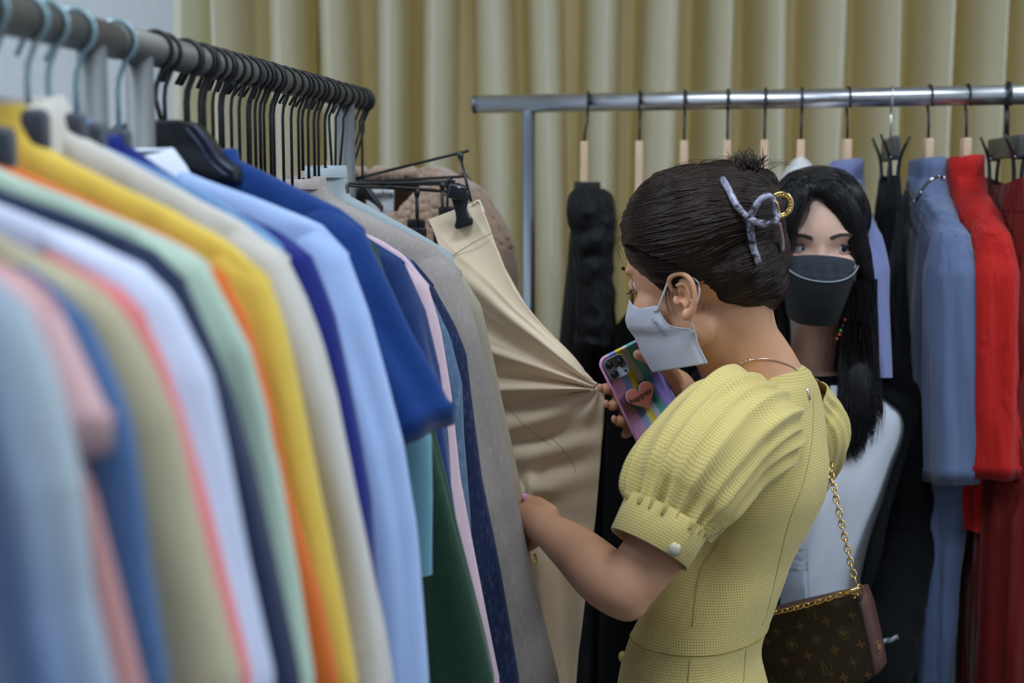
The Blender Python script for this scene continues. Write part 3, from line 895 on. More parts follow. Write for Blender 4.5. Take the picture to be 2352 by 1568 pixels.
rgar('black_dress', 'black long dress with puffed gathered sleeves on the leftmost wooden hanger', 'dress', 1350, 1352,
     [(.05, -.135), (.10, -.14), (.14, -.15), (.16, -.2), (.165, -.4), (.18, -1.1)], 3, BLK,
     'leftmost wooden hanger on the chrome rail, leaning, holding the black puff sleeved dress', th=.035, sleeve=None, zh=.45, seed=31, fold=.012, lean=-.006)
g1 = bpy.data.objects['black_dress']
from_px = lambda x, y, rx, ry, rd, Y: ellipsoid(W(x, y, Y), (M(rx, Y), rd, M(ry, Y)), None, 28, 20)
for sg, YY in ((1, 2.26), (-1, 2.66)):
    dxx = 0 if sg > 0 else 6
    bl = blob([from_px(1342 + dxx, 485, 45, 64, .045, YY), from_px(1382 + dxx, 505, 28, 72, .04, YY + .01), from_px(1360 + dxx, 555, 49, 50, .045, YY), from_px(1362 + dxx, 620, 43, 70, .04, YY), from_px(1364 + dxx, 690, 44, 100, .038, YY), from_px(1366 + dxx, 745, 46, 48, .04, YY), from_px(1360 + dxx, 782, 42, 22, .04, YY)], .004, 12)
    displace(bl, lambda co: co + V((1, -.6, .2)) * (.0045 * nz(co.x * 40, co.y * 30, co.z * 26)) + V((.6, -1, 0)) * (.003 * nz(co.x * 90, co.y * 60, co.z * 70)))
    obj('puffed_sleeve', bl, BLK, g1)
# slip dress with a thin strap on the second hanger
H = on_rail(1470); g = dir_for(H, 1447)
wood_hanger('second wooden hanger from the left, its black dress hanging by thin straps', H, g)
sd = thing('slip_dress', 'black dress hanging by thin straps from the second wooden hanger', 'dress', (H.x, H.y, 1.3))
n = V((-g.y, g.x, 0))
rings = []
for z in np.linspace(1.305, .42, 40):
    q = min(1, (1.305 - z) / .08)
    d = (1.305 - z)
    r_ = []
    for k in range(56):
        a = 2 * PI * k / 56
        x, y = superr(a, .10 + .085 * math.sqrt(q) + .04 * d, .018 + .03 * math.sqrt(q) + .012 * d)
        y += .010 * math.sin(x * 60 + 2 * nz(z * 3, 4)) * q
        r_.append(V((H.x, H.y, z)) + g * x + n * y)
    rings.append(r_)
obj('body', loft(rings, caps=False, capb=False), BLK2, sd)
for sg in (1, -1):
    obj('strap', tube([H + g * (.118 * sg) + V((0, 0, -.17)), H + g * (.12 * sg) + V((0, 0, -.362))], .0028, 8, flat=.4), BLK2, sd)
rgar('dress', 'black plain dress behind the hair of the woman in yellow, third wooden hanger', 'dress', 1573, 1560,
     [(.05, -.15), (.11, -.165), (.19, -.2), (.21, -.26), (.22, -.7)], 2, BLK2, 'third wooden hanger from the left, just above the brown hair', seed=32, zh=.5, th=.025)
rgar('dress', 'charcoal dress hidden behind the hair bun, fourth wooden hanger', 'dress', 1672, 1665,
     [(.05, -.15), (.11, -.165), (.19, -.2), (.21, -.26), (.22, -.7)], 2, F('charcoal', srgb(40, 42, 48)), 'fourth wooden hanger from the left, directly above the hair bun', seed=33, zh=.5, th=.025)
rgar('blouse', 'grey blouse hidden behind both heads, fifth wooden hanger', 'blouse', 1758, 1755,
     [(.05, -.15), (.11, -.165), (.19, -.2), (.21, -.26), (.22, -.7)], 2, F('mid_grey', srgb(70, 74, 84)), 'fifth wooden hanger from the left, to the right of the hair bun', seed=34, zh=.6, th=.022)
rgar('satin_blouse', 'white satin blouse whose rounded collar shows above the black haired woman', 'blouse', 1842, 1838,
     [(.012, -.094), (.03, -.097), (.06, -.104), (.10, -.118), (.14, -.14), (.19, -.19), (.21, -.26), (.22, -.7)], 5, plain('white_satin', srgb(226, 228, 232), .28), 'sixth wooden hanger, above the white satin collar', seed=35, zh=.8, th=.046)
sleeveA = [(.034, -.132), (.06, -.158), (.12, -.183), (.185, -.215), (.212, -.265), (.238, -.4), (.262, -.56)]
gb, H, g = rgar('shirt_dress', 'periwinkle blue shirt dress with high collar to the right of the black haired woman', 'dress', 1948, 2012, sleeveA, 3, BLUE2,
     'seventh wooden hanger, inside the periwinkle blue shirt dress', seed=36, zh=.45, th=.032, sw=.10, slz=RZ2 - .43, fold=.013, bodyfold=14, body_w=.17, collar=('stand', F('periwinkle', srgb(1, 1, 1))))
gb, H9, g9 = rgar('shirt_dress', 'slate blue long shirt dress with short sleeves and a bead necklace on its collar', 'dress', 2135, 2222,
     [(.035, -.130), (.06, -.157), (.12, -.18), (.18, -.215), (.205, -.27), (.222, -.4), (.24, -.6)], 3, BLUE,
     'ninth hanger, wooden with a broad pale block, inside the slate blue dress', seed=37, zh=.25, th=.034, sw=.10, slz=RZ2 - .585, fold=.017, bodyfold=14, body_w=.17, flare=.0, sleeve='short', collar=('stand', F('slate_blue', srgb(1, 1, 1))))
gb, H10, g10 = rgar('shirt', 'bright red crinkled shirt with a stand collar at the right edge', 'shirt', 2222, 2318,
     [(.035, -.127), (.06, -.152), (.12, -.175), (.18, -.212), (.205, -.27), (.222, -.4), (.24, -.6)], 3, RED,
     'tenth hanger, pale wood, inside the bright red crinkled shirt', seed=38, zh=1.0, th=.034, sw=.11, slz=RZ2 - .575, fold=.015, body_w=.17, sleeve='short', collar=('stand', F('red_cotton', srgb(1, 1, 1))))

# clip hangers with skirts
def clip_wear(name, label, hlabel, hpx, tx, topz, mat, zh, w0, w1, wire, seed, pleats=14, clipmat=None, closed=False):
    H = on_rail(hpx); g = dir_for(H, tx, .12); n = V((-g.y, g.x, 0))
    t = thing('clip_hanger', hlabel, 'hanger', tuple(H))
    R = .0158 + .002
    hk = [H + g * (R * 1.2) + V((0, 0, -R * .9))]
    for k in range(15):
        a = math.radians(200 - 260 * k / 14)
        hk.append(H - g * (math.cos(a) * R) + V((0, 0, math.sin(a) * R)))
    hk += [H + V((0, 0, -R * 2.2)), H + V((0, 0, -.064))]
    rr_ = .0016 if wire is not BLACKPLASTIC else .0042
    obj('hook', tube(hk, rr_, 8, flat=1), wire, t)
    cm = plain('gunmetal', (.06, .065, .065, 1), .4)
    obj('crossbar', rounded(H + V((0, 0, -.082)), (.26, .012, .034), Matrix((g, n, V((0, 0, 1)))).transposed(), .004), cm, t)
    for u in (-.10, .10):
        p = H + g * u
        for sg in (1, -1):
            top = p + n * (sg * .022) + V((0, 0, -.062 if sg < 0 else -.066))
            mid = p + n * (sg * .008) + V((0, 0, -.10))
            bot = p + n * (sg * .005) + V((0, 0, topz - .022))
            obj('clip', tube([top, mid, bot], [.004, .006, .0065], 8, 4, ref=g, flat=.5), BLACKPLASTIC, t)
        obj('clip_spring', tube([p - n * .01 + V((0, 0, -.098)), p + n * .01 + V((0, 0, -.098))], .004, 10), plain('spring', (.5, .5, .55, 1), .2, 1), t)
    sk = thing(name, label, 'skirt', (H.x, H.y, RZ2 + topz))
    rings = []
    z0 = RZ2 + topz
    for z in np.linspace(z0, zh, 50):
        d = (z0 - z); q = min(1, d / .5)
        sag = .012
        r_ = []
        for k in range(120):
            a = 2 * PI * k / 120
            wdt = w0 + (w1 - w0) * q; t_ = .010 + .04 * q
            x, y = superr(a, wdt, t_)
            amp = .003 + .010 * q
            y += amp * math.sin(pleats * 2 * PI * (x / .3) + seed) + .006 * q * nz(x * 20, z * 3, seed)
            zz = z
            if d < .05: zz = z - sag * (1 - (x / w0) ** 2) * (1 - d / .05) if abs(x) < w0 else z
            r_.append(V((H.x, H.y, zz)) + g * x + n * y)
        rings.append(r_)
    obj('pleated_cloth', loft(rings, caps=False, capb=False), mat, sk)
    obj('waistband', loft([[p * 1.0 + (p - sum(r_, V()) / 120).normalized() * .0014 for p in r_] for r_ in rings[:3]], caps=False, capb=False), mat, sk)
clip_wear('black_skirt', 'long black pleated skirt clipped between the two blue dresses', 'clear hooked clip hanger with black clips gripping the long black skirt', 2048, 2062, -.125, BLK, .3, .12, .17, plain('clear_wire', (.6, .62, .65, 1), .15, .8), 3)
clip_wear('red_skirt', 'dark red pleated skirt clipped at the extreme right edge', 'black plastic clip hanger at the right edge gripping the dark red skirt', 2315, 2352, -.128, RED2, .3, .15, .21, BLACKPLASTIC, 5)
clip_wear('black_skirt', 'black skirt partly in view beyond the red one', 'clip hanger beyond the right edge of the picture', 2420, 2450, -.128, BLK2, .3, .15, .2, BLACKPLASTIC, 6)
# a long dark red skirt hanging low under the red shirt
# bead necklace on the blue collar
nk = thing('bead_necklace', 'silver and black bead necklace looped over the collar of the slate blue dress', 'necklace', tuple(W(2130, 420, 2.26)))
cpts = catmull([tuple(W(2168, 410, 2.19)), tuple(W(2158, 405, 2.165)), tuple(W(2140, 412, 2.15)), tuple(W(2122, 430, 2.145)), tuple(W(2108, 455, 2.15)), tuple(W(2100, 462, 2.165)), tuple(W(2090, 445, 2.19)), tuple(W(2086, 420, 2.24))], 7)
me_b = ellipsoid((0, 0, 0), (.0024, .0024, .0024), nu=10, nv=8)
me_b2 = ellipsoid((0, 0, 0), (.0024, .0024, .0024), nu=10, nv=8)
me_b.materials.append(plain('silver', (.75, .75, .78, 1), .15, 1)); me_b2.materials.append(plain('black_bead', (.02, .02, .025, 1), .2))
me_b.shade_smooth(); me_b2.shade_smooth()
for i, p in enumerate(cpts):
    o = bpy.data.objects.new('bead', me_b if (i in (0, 1, 2, 8, 14, 15, 24, 33)) else me_b2)
    COL.objects.link(o); o.parent = nk
    o.location = V(p[:3]) - nk.location
    if i in (1, 14, 33): o.scale = (1.6, 1.6, 1.6)

# ------------------------------------------------------------------ fleece coat behind the rack, worn open with its label
FL = F('fleece_tan', srgb(168, 140, 120), .95, 260, 1.0, .3, 0, .5)
mfl = FL
LIN = F('coat_lining', srgb(96, 68, 48), .9, 300, .4, .2, 0, .3)
YC_ = 2.33
ct = thing('fleece_coat', 'tan fleece coat hanging open behind the rack, brown lining and white neck label showing', 'coat', tuple(W(880, 420, YC_)))
def coatpt(px, py, Y=YC_): return W(px, py, Y)
# back panel (lining side)
def sheet(rows, name, mat, parent, th=.004, bulge=None, nu=24, rag=0.0, sub=3):
    """rows: list of ((xl, yl, Yl), (xr, yr, Yr)) from top to bottom -> thick sheet"""
    R_ = catmull([tuple(a) + tuple(b_) for a, b_ in rows], sub)
    vs, fs, uvs = [], [], []
    m = len(R_)
    for i, r in enumerate(R_):
        for j in range(nu + 1):
            t_ = j / nu
            x, y, Y = [r[k] + (r[k + 3] - r[k]) * t_ for k in range(3)]
            if bulge:
                dx, dy, dY = bulge(t_, i / (m - 1), x, y)
                x += dx; y += dy; Y += dY
            p = W(x, y, Y)
            vs.append(p); uvs.append((t_, i / (m - 1)))
    for i in range(m - 1):
        for j in range(nu):
            a = i * (nu + 1) + j
            fs.append((a, a + nu + 1, a + nu + 2, a + 1))
    me = mesh(vs, fs, uvs)
    me.materials.append(mat)
    return obj(name, solid(me, th), None, parent)
fl = lambda amp: (lambda t_, s_, x, y: (amp * nz(x * .09, y * .09) * 3, amp * nz(x * .08 + 9, y * .08) * 2, .006 * nz(x * .12, y * .12, 4)))
sheet([((740, 398, 2.36), (1070, 398, 2.36)), ((720, 440, 2.38), (1100, 440, 2.38)), ((700, 520, 2.4), (1130, 520, 2.4)), ((690, 900, 2.4), (1150, 900, 2.4)), ((690, 1300, 2.4), (1180, 1300, 2.4))], 'lining', LIN, ct, bulge=lambda t_, s_, x, y: (0, 0, .012 * nz(x * .02, y * .01)))
sheet([((735, 388, 2.33), (990, 388, 2.33)), ((738, 396, 2.325), (985, 398, 2.325)), ((742, 404, 2.33), (978, 412, 2.33))], 'collar_band', FL, ct, .012, fl(1.5), 60)
# right front panel and sleeve
sheet([((975, 392, 2.34), (1010, 392, 2.36)), ((962, 440, 2.29), (1090, 432, 2.36)), ((925, 478, 2.27), (1130, 478, 2.36)), ((880, 508, 2.26), (1165, 545, 2.36)), ((860, 560, 2.26), (1180, 610, 2.36)), ((860, 800, 2.26), (1195, 800, 2.36)), ((860, 1250, 2.26), (1200, 1250, 2.36))], 'front_panel', FL, ct, .016,
      lambda t_, s_, x, y: (2.2 * nz(x * .09, y * .09), 2.2 * nz(x * .08 + 9, y * .08), -.035 * math.sin(PI * t_) + .007 * nz(x * .12, y * .12, 4)), 60, sub=9)
sheet([((700, 392, 2.36), (745, 390, 2.33)), ((660, 440, 2.36), (760, 440, 2.30)), ((620, 500, 2.36), (780, 500, 2.28)), ((600, 700, 2.36), (800, 640, 2.28)), ((600, 1200, 2.36), (800, 1200, 2.28))], 'front_panel', FL, ct, .014, fl(2), 30)
Rm = Matrix.Identity(3)
lb = sheet([((840, 434, 2.335), (905, 434, 2.335)), ((841, 465, 2.335), (905, 465, 2.335)), ((841, 489, 2.335), (905, 491, 2.335))], 'neck_label', F('label_white', srgb(200, 202, 206), .8, 900, .1), ct, .001)
def text(body, name, at_, size, mat, parent, rx=PI / 2, rz=0, ext=.0003, bold=0.0, rotm=None):
    cu = bpy.data.curves.new('t', 'FONT')
    cu.body = body; cu.size = size; cu.extrude = ext; cu.align_x = 'CENTER'; cu.align_y = 'CENTER'; cu.offset = bold; cu.resolution_u = 3
    o = bpy.data.objects.new('t', cu); COL.objects.link(o)
    me = evaluated(o); bpy.data.objects.remove(o)
    Mx = rotm if rotm is not None else (Matrix.Rotation(rz, 3, 'Z') @ Matrix.Rotation(rx, 3, 'X'))
    me.transform(Matrix.Translation(V(at_)) @ Mx.to_4x4())
    me.materials.clear()
    return obj(name, me, mat, parent, False)
INK = plain('ink', (.02, .02, .02, 1), .7)
text('Mushie', 'label_print', W(872, 446, 2.331), .0155, INK, lb, bold=.0004)
text('for comfort', 'label_print', W(871, 456, 2.331), .0055, plain('ink_grey', (.2, .2, .2, 1), .7), lb)
sheet([((875, 489, 2.333), (886, 489, 2.333)), ((875, 500, 2.333), (886, 500, 2.333))], 'size_tab', F('label_white', srgb(1, 1, 1)), ct, .001)
Hc = rail_pt(2.185)
hanger('black hanger at the last place on the rail carrying the tan fleece coat', Hc, V((1, -.1, 0)).normalized(), V((.1, 1, 0)), Hc.z - .13, .03, BLACKWIRE, BLACKPLASTIC, drop=.03)

# ------------------------------------------------------------------ beige trousers pulled out by the shopper
TR = F('beige_twill', srgb(242, 220, 190), .7, 1100, .1, .05, 0, .3, spec=.3)
tr = thing('trousers', 'pale beige trousers clipped to the tilted black hanger and stretched out by the shopper', 'trousers', tuple(W(1060, 480, 2.0)))
PIN = (1378, 893)
GRIP = (1215, 1130)
def trbulge(t_, s_, x, y):
    dY = 0
    # folds radiating from the pinch
    dx, dy = x - PIN[0], y - PIN[1]
    r = math.hypot(dx, dy); a = math.atan2(dy, -dx)      # 0 = left, negative = up-left
    env = min(1, r / 45) * max(0, 1 - r / 620) 
    if a < .25:
        w_ = 1 if a < .12 else max(0, (.25 - a) / .13)
        ph_ = 18.5 * a + .5 * nz(r * .006, 3)
        dY += -.017 * env * w_ * (math.cos(ph_) ** 3 if math.cos(ph_) > 0 else -abs(math.cos(ph_)) ** .8 * .8)
    else:
        dY += .006 * math.sin(a * 9 + 1) * env * .7
    # horizontal soft folds on the left half between y 900 and 1150
    m = max(0, 1 - abs(y - 1010) / 170) * max(0, 1 - abs(x - 1230) / 190)
    dY += -.011 * m * math.cos((y - 905 + .22 * (x - 1150)) * 2 * PI / 78)
    # gathers where the left hand presses
    dx, dy = x - GRIP[0], y - GRIP[1]
    r = math.hypot(dx, dy); a = math.atan2(dy, dx)
    e = math.exp(-(r / 110) ** 2)
    dY += -.006 * e * min(1, r / 40) * math.cos(a * 4.2 + .5)
    # lower leg folds
    if y > 1200:
        e = min(1, (y - 1200) / 150)
        dY += -.012 * e * math.cos((x - 1240 - (y - 1400) * .04) * 2 * PI / 105)
    return 0, 0, dY
sheet([((985, 505, 2.0), (1098, 462, 1.99)), ((1000, 540, 1.985), (1116, 500, 1.975)), ((1012, 580, 1.98), (1142, 572, 1.96)), ((1020, 640, 1.985), (1180, 660, 1.94)), ((1040, 720, 1.99), (1236, 735, 1.92)),
       ((1060, 800, 1.99), (1310, 812, 1.90)), ((1080, 860, 1.99), (1360, 872, 1.885)), ((1090, 893, 1.99), (1386, 893, 1.87)), ((1100, 950, 1.99), (1387, 940, 1.88)), ((1120, 1080, 1.985), (1378, 1060, 1.90)),
       ((1140, 1200, 1.97), (1366, 1200, 1.92)), ((1165, 1320, 1.96), (1350, 1330, 1.93)), ((1190, 1450, 1.96), (1334, 1450, 1.94)), ((1205, 1568, 1.96), (1322, 1568, 1.95)), ((1205, 2000, 1.98), (1300, 2000, 1.97))],
      'leg_cloth', TR, tr, .003, trbulge, 110, sub=14)
# back half of the trousers
sheet([((985, 505, 2.012), (1098, 466, 2.005)), ((1012, 580, 2.03), (1138, 572, 2.02)), ((1040, 720, 2.05), (1230, 735, 2.0)), ((1080, 860, 2.05), (1355, 872, 1.93)), ((1090, 893, 2.05), (1384, 893, 1.882)), ((1100, 950, 2.05), (1384, 945, 1.91)),
       ((1140, 1200, 2.05), (1360, 1200, 1.98)), ((1205, 1568, 2.04), (1316, 1568, 2.0)), ((1205, 2000, 2.04), (1294, 2000, 2.0))], 'back_cloth', TR, tr, .003, lambda t_, s_, x, y: (0, 0, .01 * math.sin(x * .05)), 40, sub=5)
SEAM = plain('seam_tan', srgb(140, 124, 98), .9)  # darker tan line along the waist seam
wb = [W(x, y, Y) for x, y, Y in ((1030, 592, 1.974), (1060, 574, 1.968), (1095, 553, 1.962), (1131, 535, 1.958))]
ltree = bvh(bpy.data.objects['leg_cloth'].data)
for nm_, pts_ in (('pocket_seam', [(1152, 925), (1185, 955), (1215, 985), (1262, 1020)]), ('pocket_seam', [(1266, 1004), (1292, 1030), (1316, 1062), (1322, 1085)])):
    P_ = []
    for x, y in [tuple(q) for q in catmull(pts_, 5)]:
        h_ = ltree.ray_cast(V((0, 0, CAMZ)), RAY(x, y))[0]
        if h_ is not None: P_.append(h_ - RAY(x, y) * .0004)
    if len(P_) > 3: obj(nm_, tube(P_, .0004, 6), plain('pale_seam', srgb(186, 168, 138), .9), tr)
obj('waist_seam', tube(wb, .0005, 6, 4), SEAM, tr)
obj('waistband_edge', tube([W(1085, 470, 1.985), W(1098, 461, 1.985), W(1104, 470, 1.983), W(1112, 488, 1.978)], .0018, 8, 4), TR, tr)
# ------------------------------------------------------------------ people
def skin_mat(name, col, col2):
    m, nt, b = nodes_of(name)
    L = nt.links.new
    tc = N(nt, 'ShaderNodeTexCoord')
    n1 = N(nt, 'ShaderNodeTexNoise'); n1.inputs['Scale'].default_value = 22; n1.inputs['Detail'].default_value = 4
    n2 = N(nt, 'ShaderNodeTexNoise'); n2.inputs['Scale'].default_value = 900
    L(tc.outputs['Object'], n1.inputs['Vector']); L(tc.outputs['Object'], n2.inputs['Vector'])
    L(mixc(nt, n1.outputs[0], col, col2), b.inputs['Base Color'])
    b.inputs['Roughness'].default_value = .5
    b.inputs['Specular IOR Level'].default_value = .35
    b.inputs['Subsurface Weight'].default_value = .12
    b.inputs['Subsurface Radius'].default_value = (1, .35, .2)
    b.inputs['Subsurface Scale'].default_value = .006
    bp = N(nt, 'ShaderNodeBump'); bp.inputs['Strength'].default_value = .06; bp.inputs['Distance'].default_value = .001
    L(n2.outputs[0], bp.inputs['Height']); L(bp.outputs[0], b.inputs['Normal'])
    return m
SKIN = skin_mat('skin_warm', srgb(216, 164, 130), srgb(204, 148, 114))
SKIN2 = skin_mat('skin_fair', srgb(232, 194, 176), srgb(222, 178, 160))
def hair_mat(name, col, col2, rough=.34):
    m, nt, b = nodes_of(name)
    L = nt.links.new
    tc = N(nt, 'ShaderNodeTexCoord')
    n1 = N(nt, 'ShaderNodeTexNoise'); n1.inputs['Scale'].default_value = 70; n1.inputs['Detail'].default_value = 5
    L(tc.outputs['Object'], n1.inputs['Vector'])
    L(mixc(nt, n1.outputs[0], col, col2), b.inputs['Base Color'])
    b.inputs['Roughness'].default_value = rough
    b.inputs['Specular IOR Level'].default_value = .26
    b.inputs['Coat Weight'].default_value = .0
    bp = N(nt, 'ShaderNodeBump'); bp.inputs['Strength'].default_value = .5; bp.inputs['Distance'].default_value = .001
    L(n1.outputs[0], bp.inputs['Height']); L(bp.outputs[0], b.inputs['Normal'])
    return m
HAIR1 = hair_mat('hair_dark_brown', srgb(22, 14, 11), srgb(44, 26, 18), .42)
HAIR2 = hair_mat('hair_black', srgb(16, 16, 19), srgb(26, 25, 30), .3)

def frame_mat(Fw, U0=V((0, 0, 1))):
    Fw = V(Fw).normalized()
    U = (V(U0) - Fw * V(U0).dot(Fw)).normalized()
    R = Fw.cross(U)
    return Matrix((R, Fw, U)).transposed()      # columns right, forward, up
def head_parts(C, R, s=1.0, slim=1.0, tall=.084):
    E = lambda c, r, rot=None: ellipsoid(C + R @ (V(c) * s), V(r) * s, R if rot is None else R @ rot, 28, 20)
    P = []
    P.append(E((0, -.018, .032), (.073, .094, tall)))
    P.append(E((0, .030, .020), (.062, .060, tall - .004)))
    P.append(E((0, .036, -.035), (.052 * slim, .054, .068)))
    P.append(E((0, .046, -.086), (.034 * slim, .036, .026)))
    for q in (-1, 1):
        P.append(E((q * .034, .056, -.034), (.026, .028, .030)))
        P.append(E((q * .039, .010, -.068), (.015, .036, .026)))
        P.append(E((q * .027, .070, .022), (.026, .015, .009)))
    P.append(tube([C + R @ (V(p) * s) for p in ((0, .083, .006), (0, .086, -.015), (0, .091, -.036))], [.007 * s, .0080 * s, .0095 * s], 14))
    for q in (-1, 1):
        P.append(E((q * .011, .088, -.043), (.009, .010, .008)))
    P.append(E((0, .080, -.066), (.024, .012, .006)))
    P.append(E((0, .078, -.075), (.020, .012, .007)))
    return P
def ear_mesh(C, R, side, s=1.0):
    """C is the ear's centre; side +1 = right"""
    X = R @ V((side, 0, 0)); Yf = R @ V((0, 1, 0)); Z = R @ V((0, 0, 1))
    P = lambda o, f, u: C + X * o * s + Yf * f * s + Z * u * s
    parts = []
    outer = [(.000, .014, .012), (.008, .014, .026), (.012, .004, .032), (.015, -.010, .029), (.017, -.018, .016), (.016, -.018, .000), (.012, -.013, -.014), (.007, -.004, -.024), (.004, .004, -.027)]
    parts.append(tube([P(*o) for o in outer], [.003 * s, .0034 * s, .0036 * s, .0038 * s, .0038 * s, .0036 * s, .0042 * s, .0058 * s, .0050 * s], 12, 3))
    inner = [(.006, .006, .018), (.010, -.006, .016), (.011, -.010, .004), (.009, -.007, -.008), (.005, .001, -.014)]
    parts.append(tube([P(*o) for o in inner], [.0026 * s, .003 * s, .0032 * s, .003 * s, .003 * s], 10, 3))
    Rr = Matrix((X, Yf, Z)).transposed()
    parts.append(ellipsoid(P(.005, -.006, .004), (.0045 * s, .0125 * s, .026 * s), Rr @ Matrix.Rotation(.12, 3, 'Z')))
    parts.append(ellipsoid(P(.004, .011, -.002), (.005 * s, .0045 * s, .007 * s), Rr))
    parts.append(ellipsoid(P(.006, .000, -.024), (.0045 * s, .0085 * s, .0085 * s), Rr))
    me = blob(parts, .0011, 3)
    cav = P(.010, .002, .001)
    cv2 = P(.012, -.004, .011)
    def f(co):
        d = (co - cav); q = math.exp(-(d.length / .0062 / s) ** 2)
        d2 = (co - cv2); q2 = math.exp(-(d2.length / .005 / s) ** 2)
        return co - X * (.010 * q + .0035 * q2) * s
    return displace(me, f)
def mask_mesh(C, R, s, prof, top, bot, amax=82, nu=48, nv=26, off=0.0, wid=.062, fe=lambda v: .012, taper=.16):
    """prof: [(-u, forward at the middle)], top/bot: functions of a in [-1, 1] giving u; fe(v): how far back the side edge sits"""
    vs, fs, uvs = [], [], []
    for i in range(nv + 1):
        v = i / nv
        for j in range(nu + 1):
            a = -1 + 2 * j / nu
            u = top(a) + (bot(a) - top(a)) * v
            ff = lerp_tab(prof, -u) + off
            ang = math.radians(a * amax)
            w_ = (wid + off) * (1 - taper * max(0, min(1, (-u - .05) / .07)))
            ce = math.cos(math.radians(amax))
            cq = max(0, (math.cos(ang) - ce) / (1 - ce)) ** .72
            f = fe(v) + (ff - fe(v)) * cq
            r_ = w_ * math.sin(ang) / math.sin(math.radians(amax))
            vs.append(C + R @ (V((r_, f, u)) * s)); uvs.append((a, v))
    for i in range(nv):
        for j in range(nu):
            k = i * (nu + 1) + j
            fs.append((k, k + nu + 1, k + nu + 2, k + 1))
    return mesh(vs, fs, uvs), vs, nu, nv
def finger(pts, r0=.0078, r1=.0062):
    pts = [V(p) for p in pts]
    n = len(pts)
    m = tube(pts, [r0 + (r1 - r0) * i / (n - 1) for i in range(n)], 14, 3)
    return [m, ellipsoid(pts[-1], (r1 * 1.0,) * 3, nu=14, nv=10), ellipsoid(pts[0], (r0,) * 3, nu=14, nv=10)]
def limb(pts, rs, n=20):
    m = [tube(pts, rs, n, 4)]
    for p, r in ((pts[0], rs[0]), (pts[-1], rs[-1])):
        m.append(ellipsoid(p, (r * .98,) * 3, nu=18, nv=12))
    return m
def ray_hit(tree, px, py):
    hit = tree.ray_cast(V((0, 0, CAMZ)), RAY(px, py))
    return hit[0], hit[1]
def strands(name, guides, tree, count, mat, parent, r=.0006, jit=5, off=.0006, np_=12, fallback=None, seed=1, taper=True, n=4, lift=0.0, push=None):
    """locks of hair following guide lines laid over the hair's surface"""
    rnd = random.Random(seed)
    G = [np.array([p[:2] for p in catmull([tuple(q) for q in g], 6)]) for g in guides]
    L = max(len(g) for g in G)
    G2 = []
    for g in G:
        t0 = np.linspace(0, 1, len(g)); t1 = np.linspace(0, 1, L)
        G2.append(np.stack([np.interp(t1, t0, g[:, 0]), np.interp(t1, t0, g[:, 1])], 1))
    ms_v, ms_f, base = [], [], 0
    for i in range(count):
        q = rnd.random() * (len(G2) - 1)
        k = min(int(q), len(G2) - 2); w_ = q - k
        c = G2[k] * (1 - w_) + G2[k + 1] * w_
        a = rnd.random() * .35; b_ = 1 - rnd.random() * .25
        tt = np.linspace(a, b_, np_)
        xs = np.interp(tt, np.linspace(0, 1, L), c[:, 0]); ys = np.interp(tt, np.linspace(0, 1, L), c[:, 1])
        ox, oy, ph = rnd.uniform(-jit, jit), rnd.uniform(-jit, jit), rnd.random() * 6
        pts = []
        for j in range(np_):
            x = xs[j] + ox + jit * .5 * math.sin(ph + j * .5); y = ys[j] + oy + jit * .5 * math.cos(ph + j * .45)
            p, nn = ray_hit(tree, x, y)
            if p is None:
                if len(pts) >= 4: break
                pts = []
                continue
            if pts and (p - pts[-1]).length > .05: break
            pts.append(p + nn * (off * (0.3 + rnd.random() * .9) + lift * math.sin(PI * j / (np_ - 1))))
        if len(pts) < 4: continue
        m = len(pts)
        rr = r * rnd.uniform(.6, 1.4)
        fr = frames(pts)
        for j, (p, (t_, u, v)) in enumerate(zip(pts, fr)):
            s_ = rr * (math.sin(PI * min(1, (j + .6) / m)) ** .5 if taper else 1)
            for e in range(n):
                an = 2 * PI * e / n
                ms_v.append(p + u * (math.cos(an) * s_) + v * (math.sin(an) * s_))
        for j in range(m - 1):
            for e in range(n):
                e2 = (e + 1) % n
                ms_f.append((base + j * n + e, base + j * n + e2, base + (j + 1) * n + e2, base + (j + 1) * n + e))
        base += m * n
    o = obj(name, mesh(ms_v, ms_f), mat, parent)
    return tag(o, kind='stuff')
def free_strands(name, lines, mat, parent, r=.00035, n=4, sub=5):
    ms_v, ms_f, base = [], [], 0
    for ln in lines:
        c = [V(p[:3]) for p in catmull([tuple(q) for q in ln], sub)]
        fr = frames(c); m = len(c)
        for j, (p, (t_, u, v)) in enumerate(zip(c, fr)):
            s_ = r * (1 - .8 * j / m)
            for e in range(n):
                an = 2 * PI * e / n
                ms_v.append(p + u * (math.cos(an) * s_) + v * (math.sin(an) * s_))
        for j in range(m - 1):
            for e in range(n):
                e2 = (e + 1) % n
                ms_f.append((base + j * n + e, base + j * n + e2, base + (j + 1) * n + e2, base + (j + 1) * n + e))
        base += m * n
    return tag(obj(name, mesh(ms_v, ms_f), mat, parent), kind='stuff')

# =================================================== woman in yellow
W1 = thing('person', 'woman in a yellow puff sleeve dress and white mask, hair clipped up, touching beige trousers', 'person', (.29, 1.76, 0))
RH = frame_mat((-.80, .53, -.27))
EARP = W(1572, 683, 1.704)
Rt, Fw, Up = RH @ V((1, 0, 0)), RH @ V((0, 1, 0)), RH @ V((0, 0, 1))
HC = EARP - V((.004, 0, 0)) + Rt * .070 + Fw * .004 + Up * .028
BF = V((-.82, .57, 0)).normalized()       # where her body faces
BL = V((-.57, -.82, 0)).normalized()      # her left
parts = head_parts(HC, RH, .98)
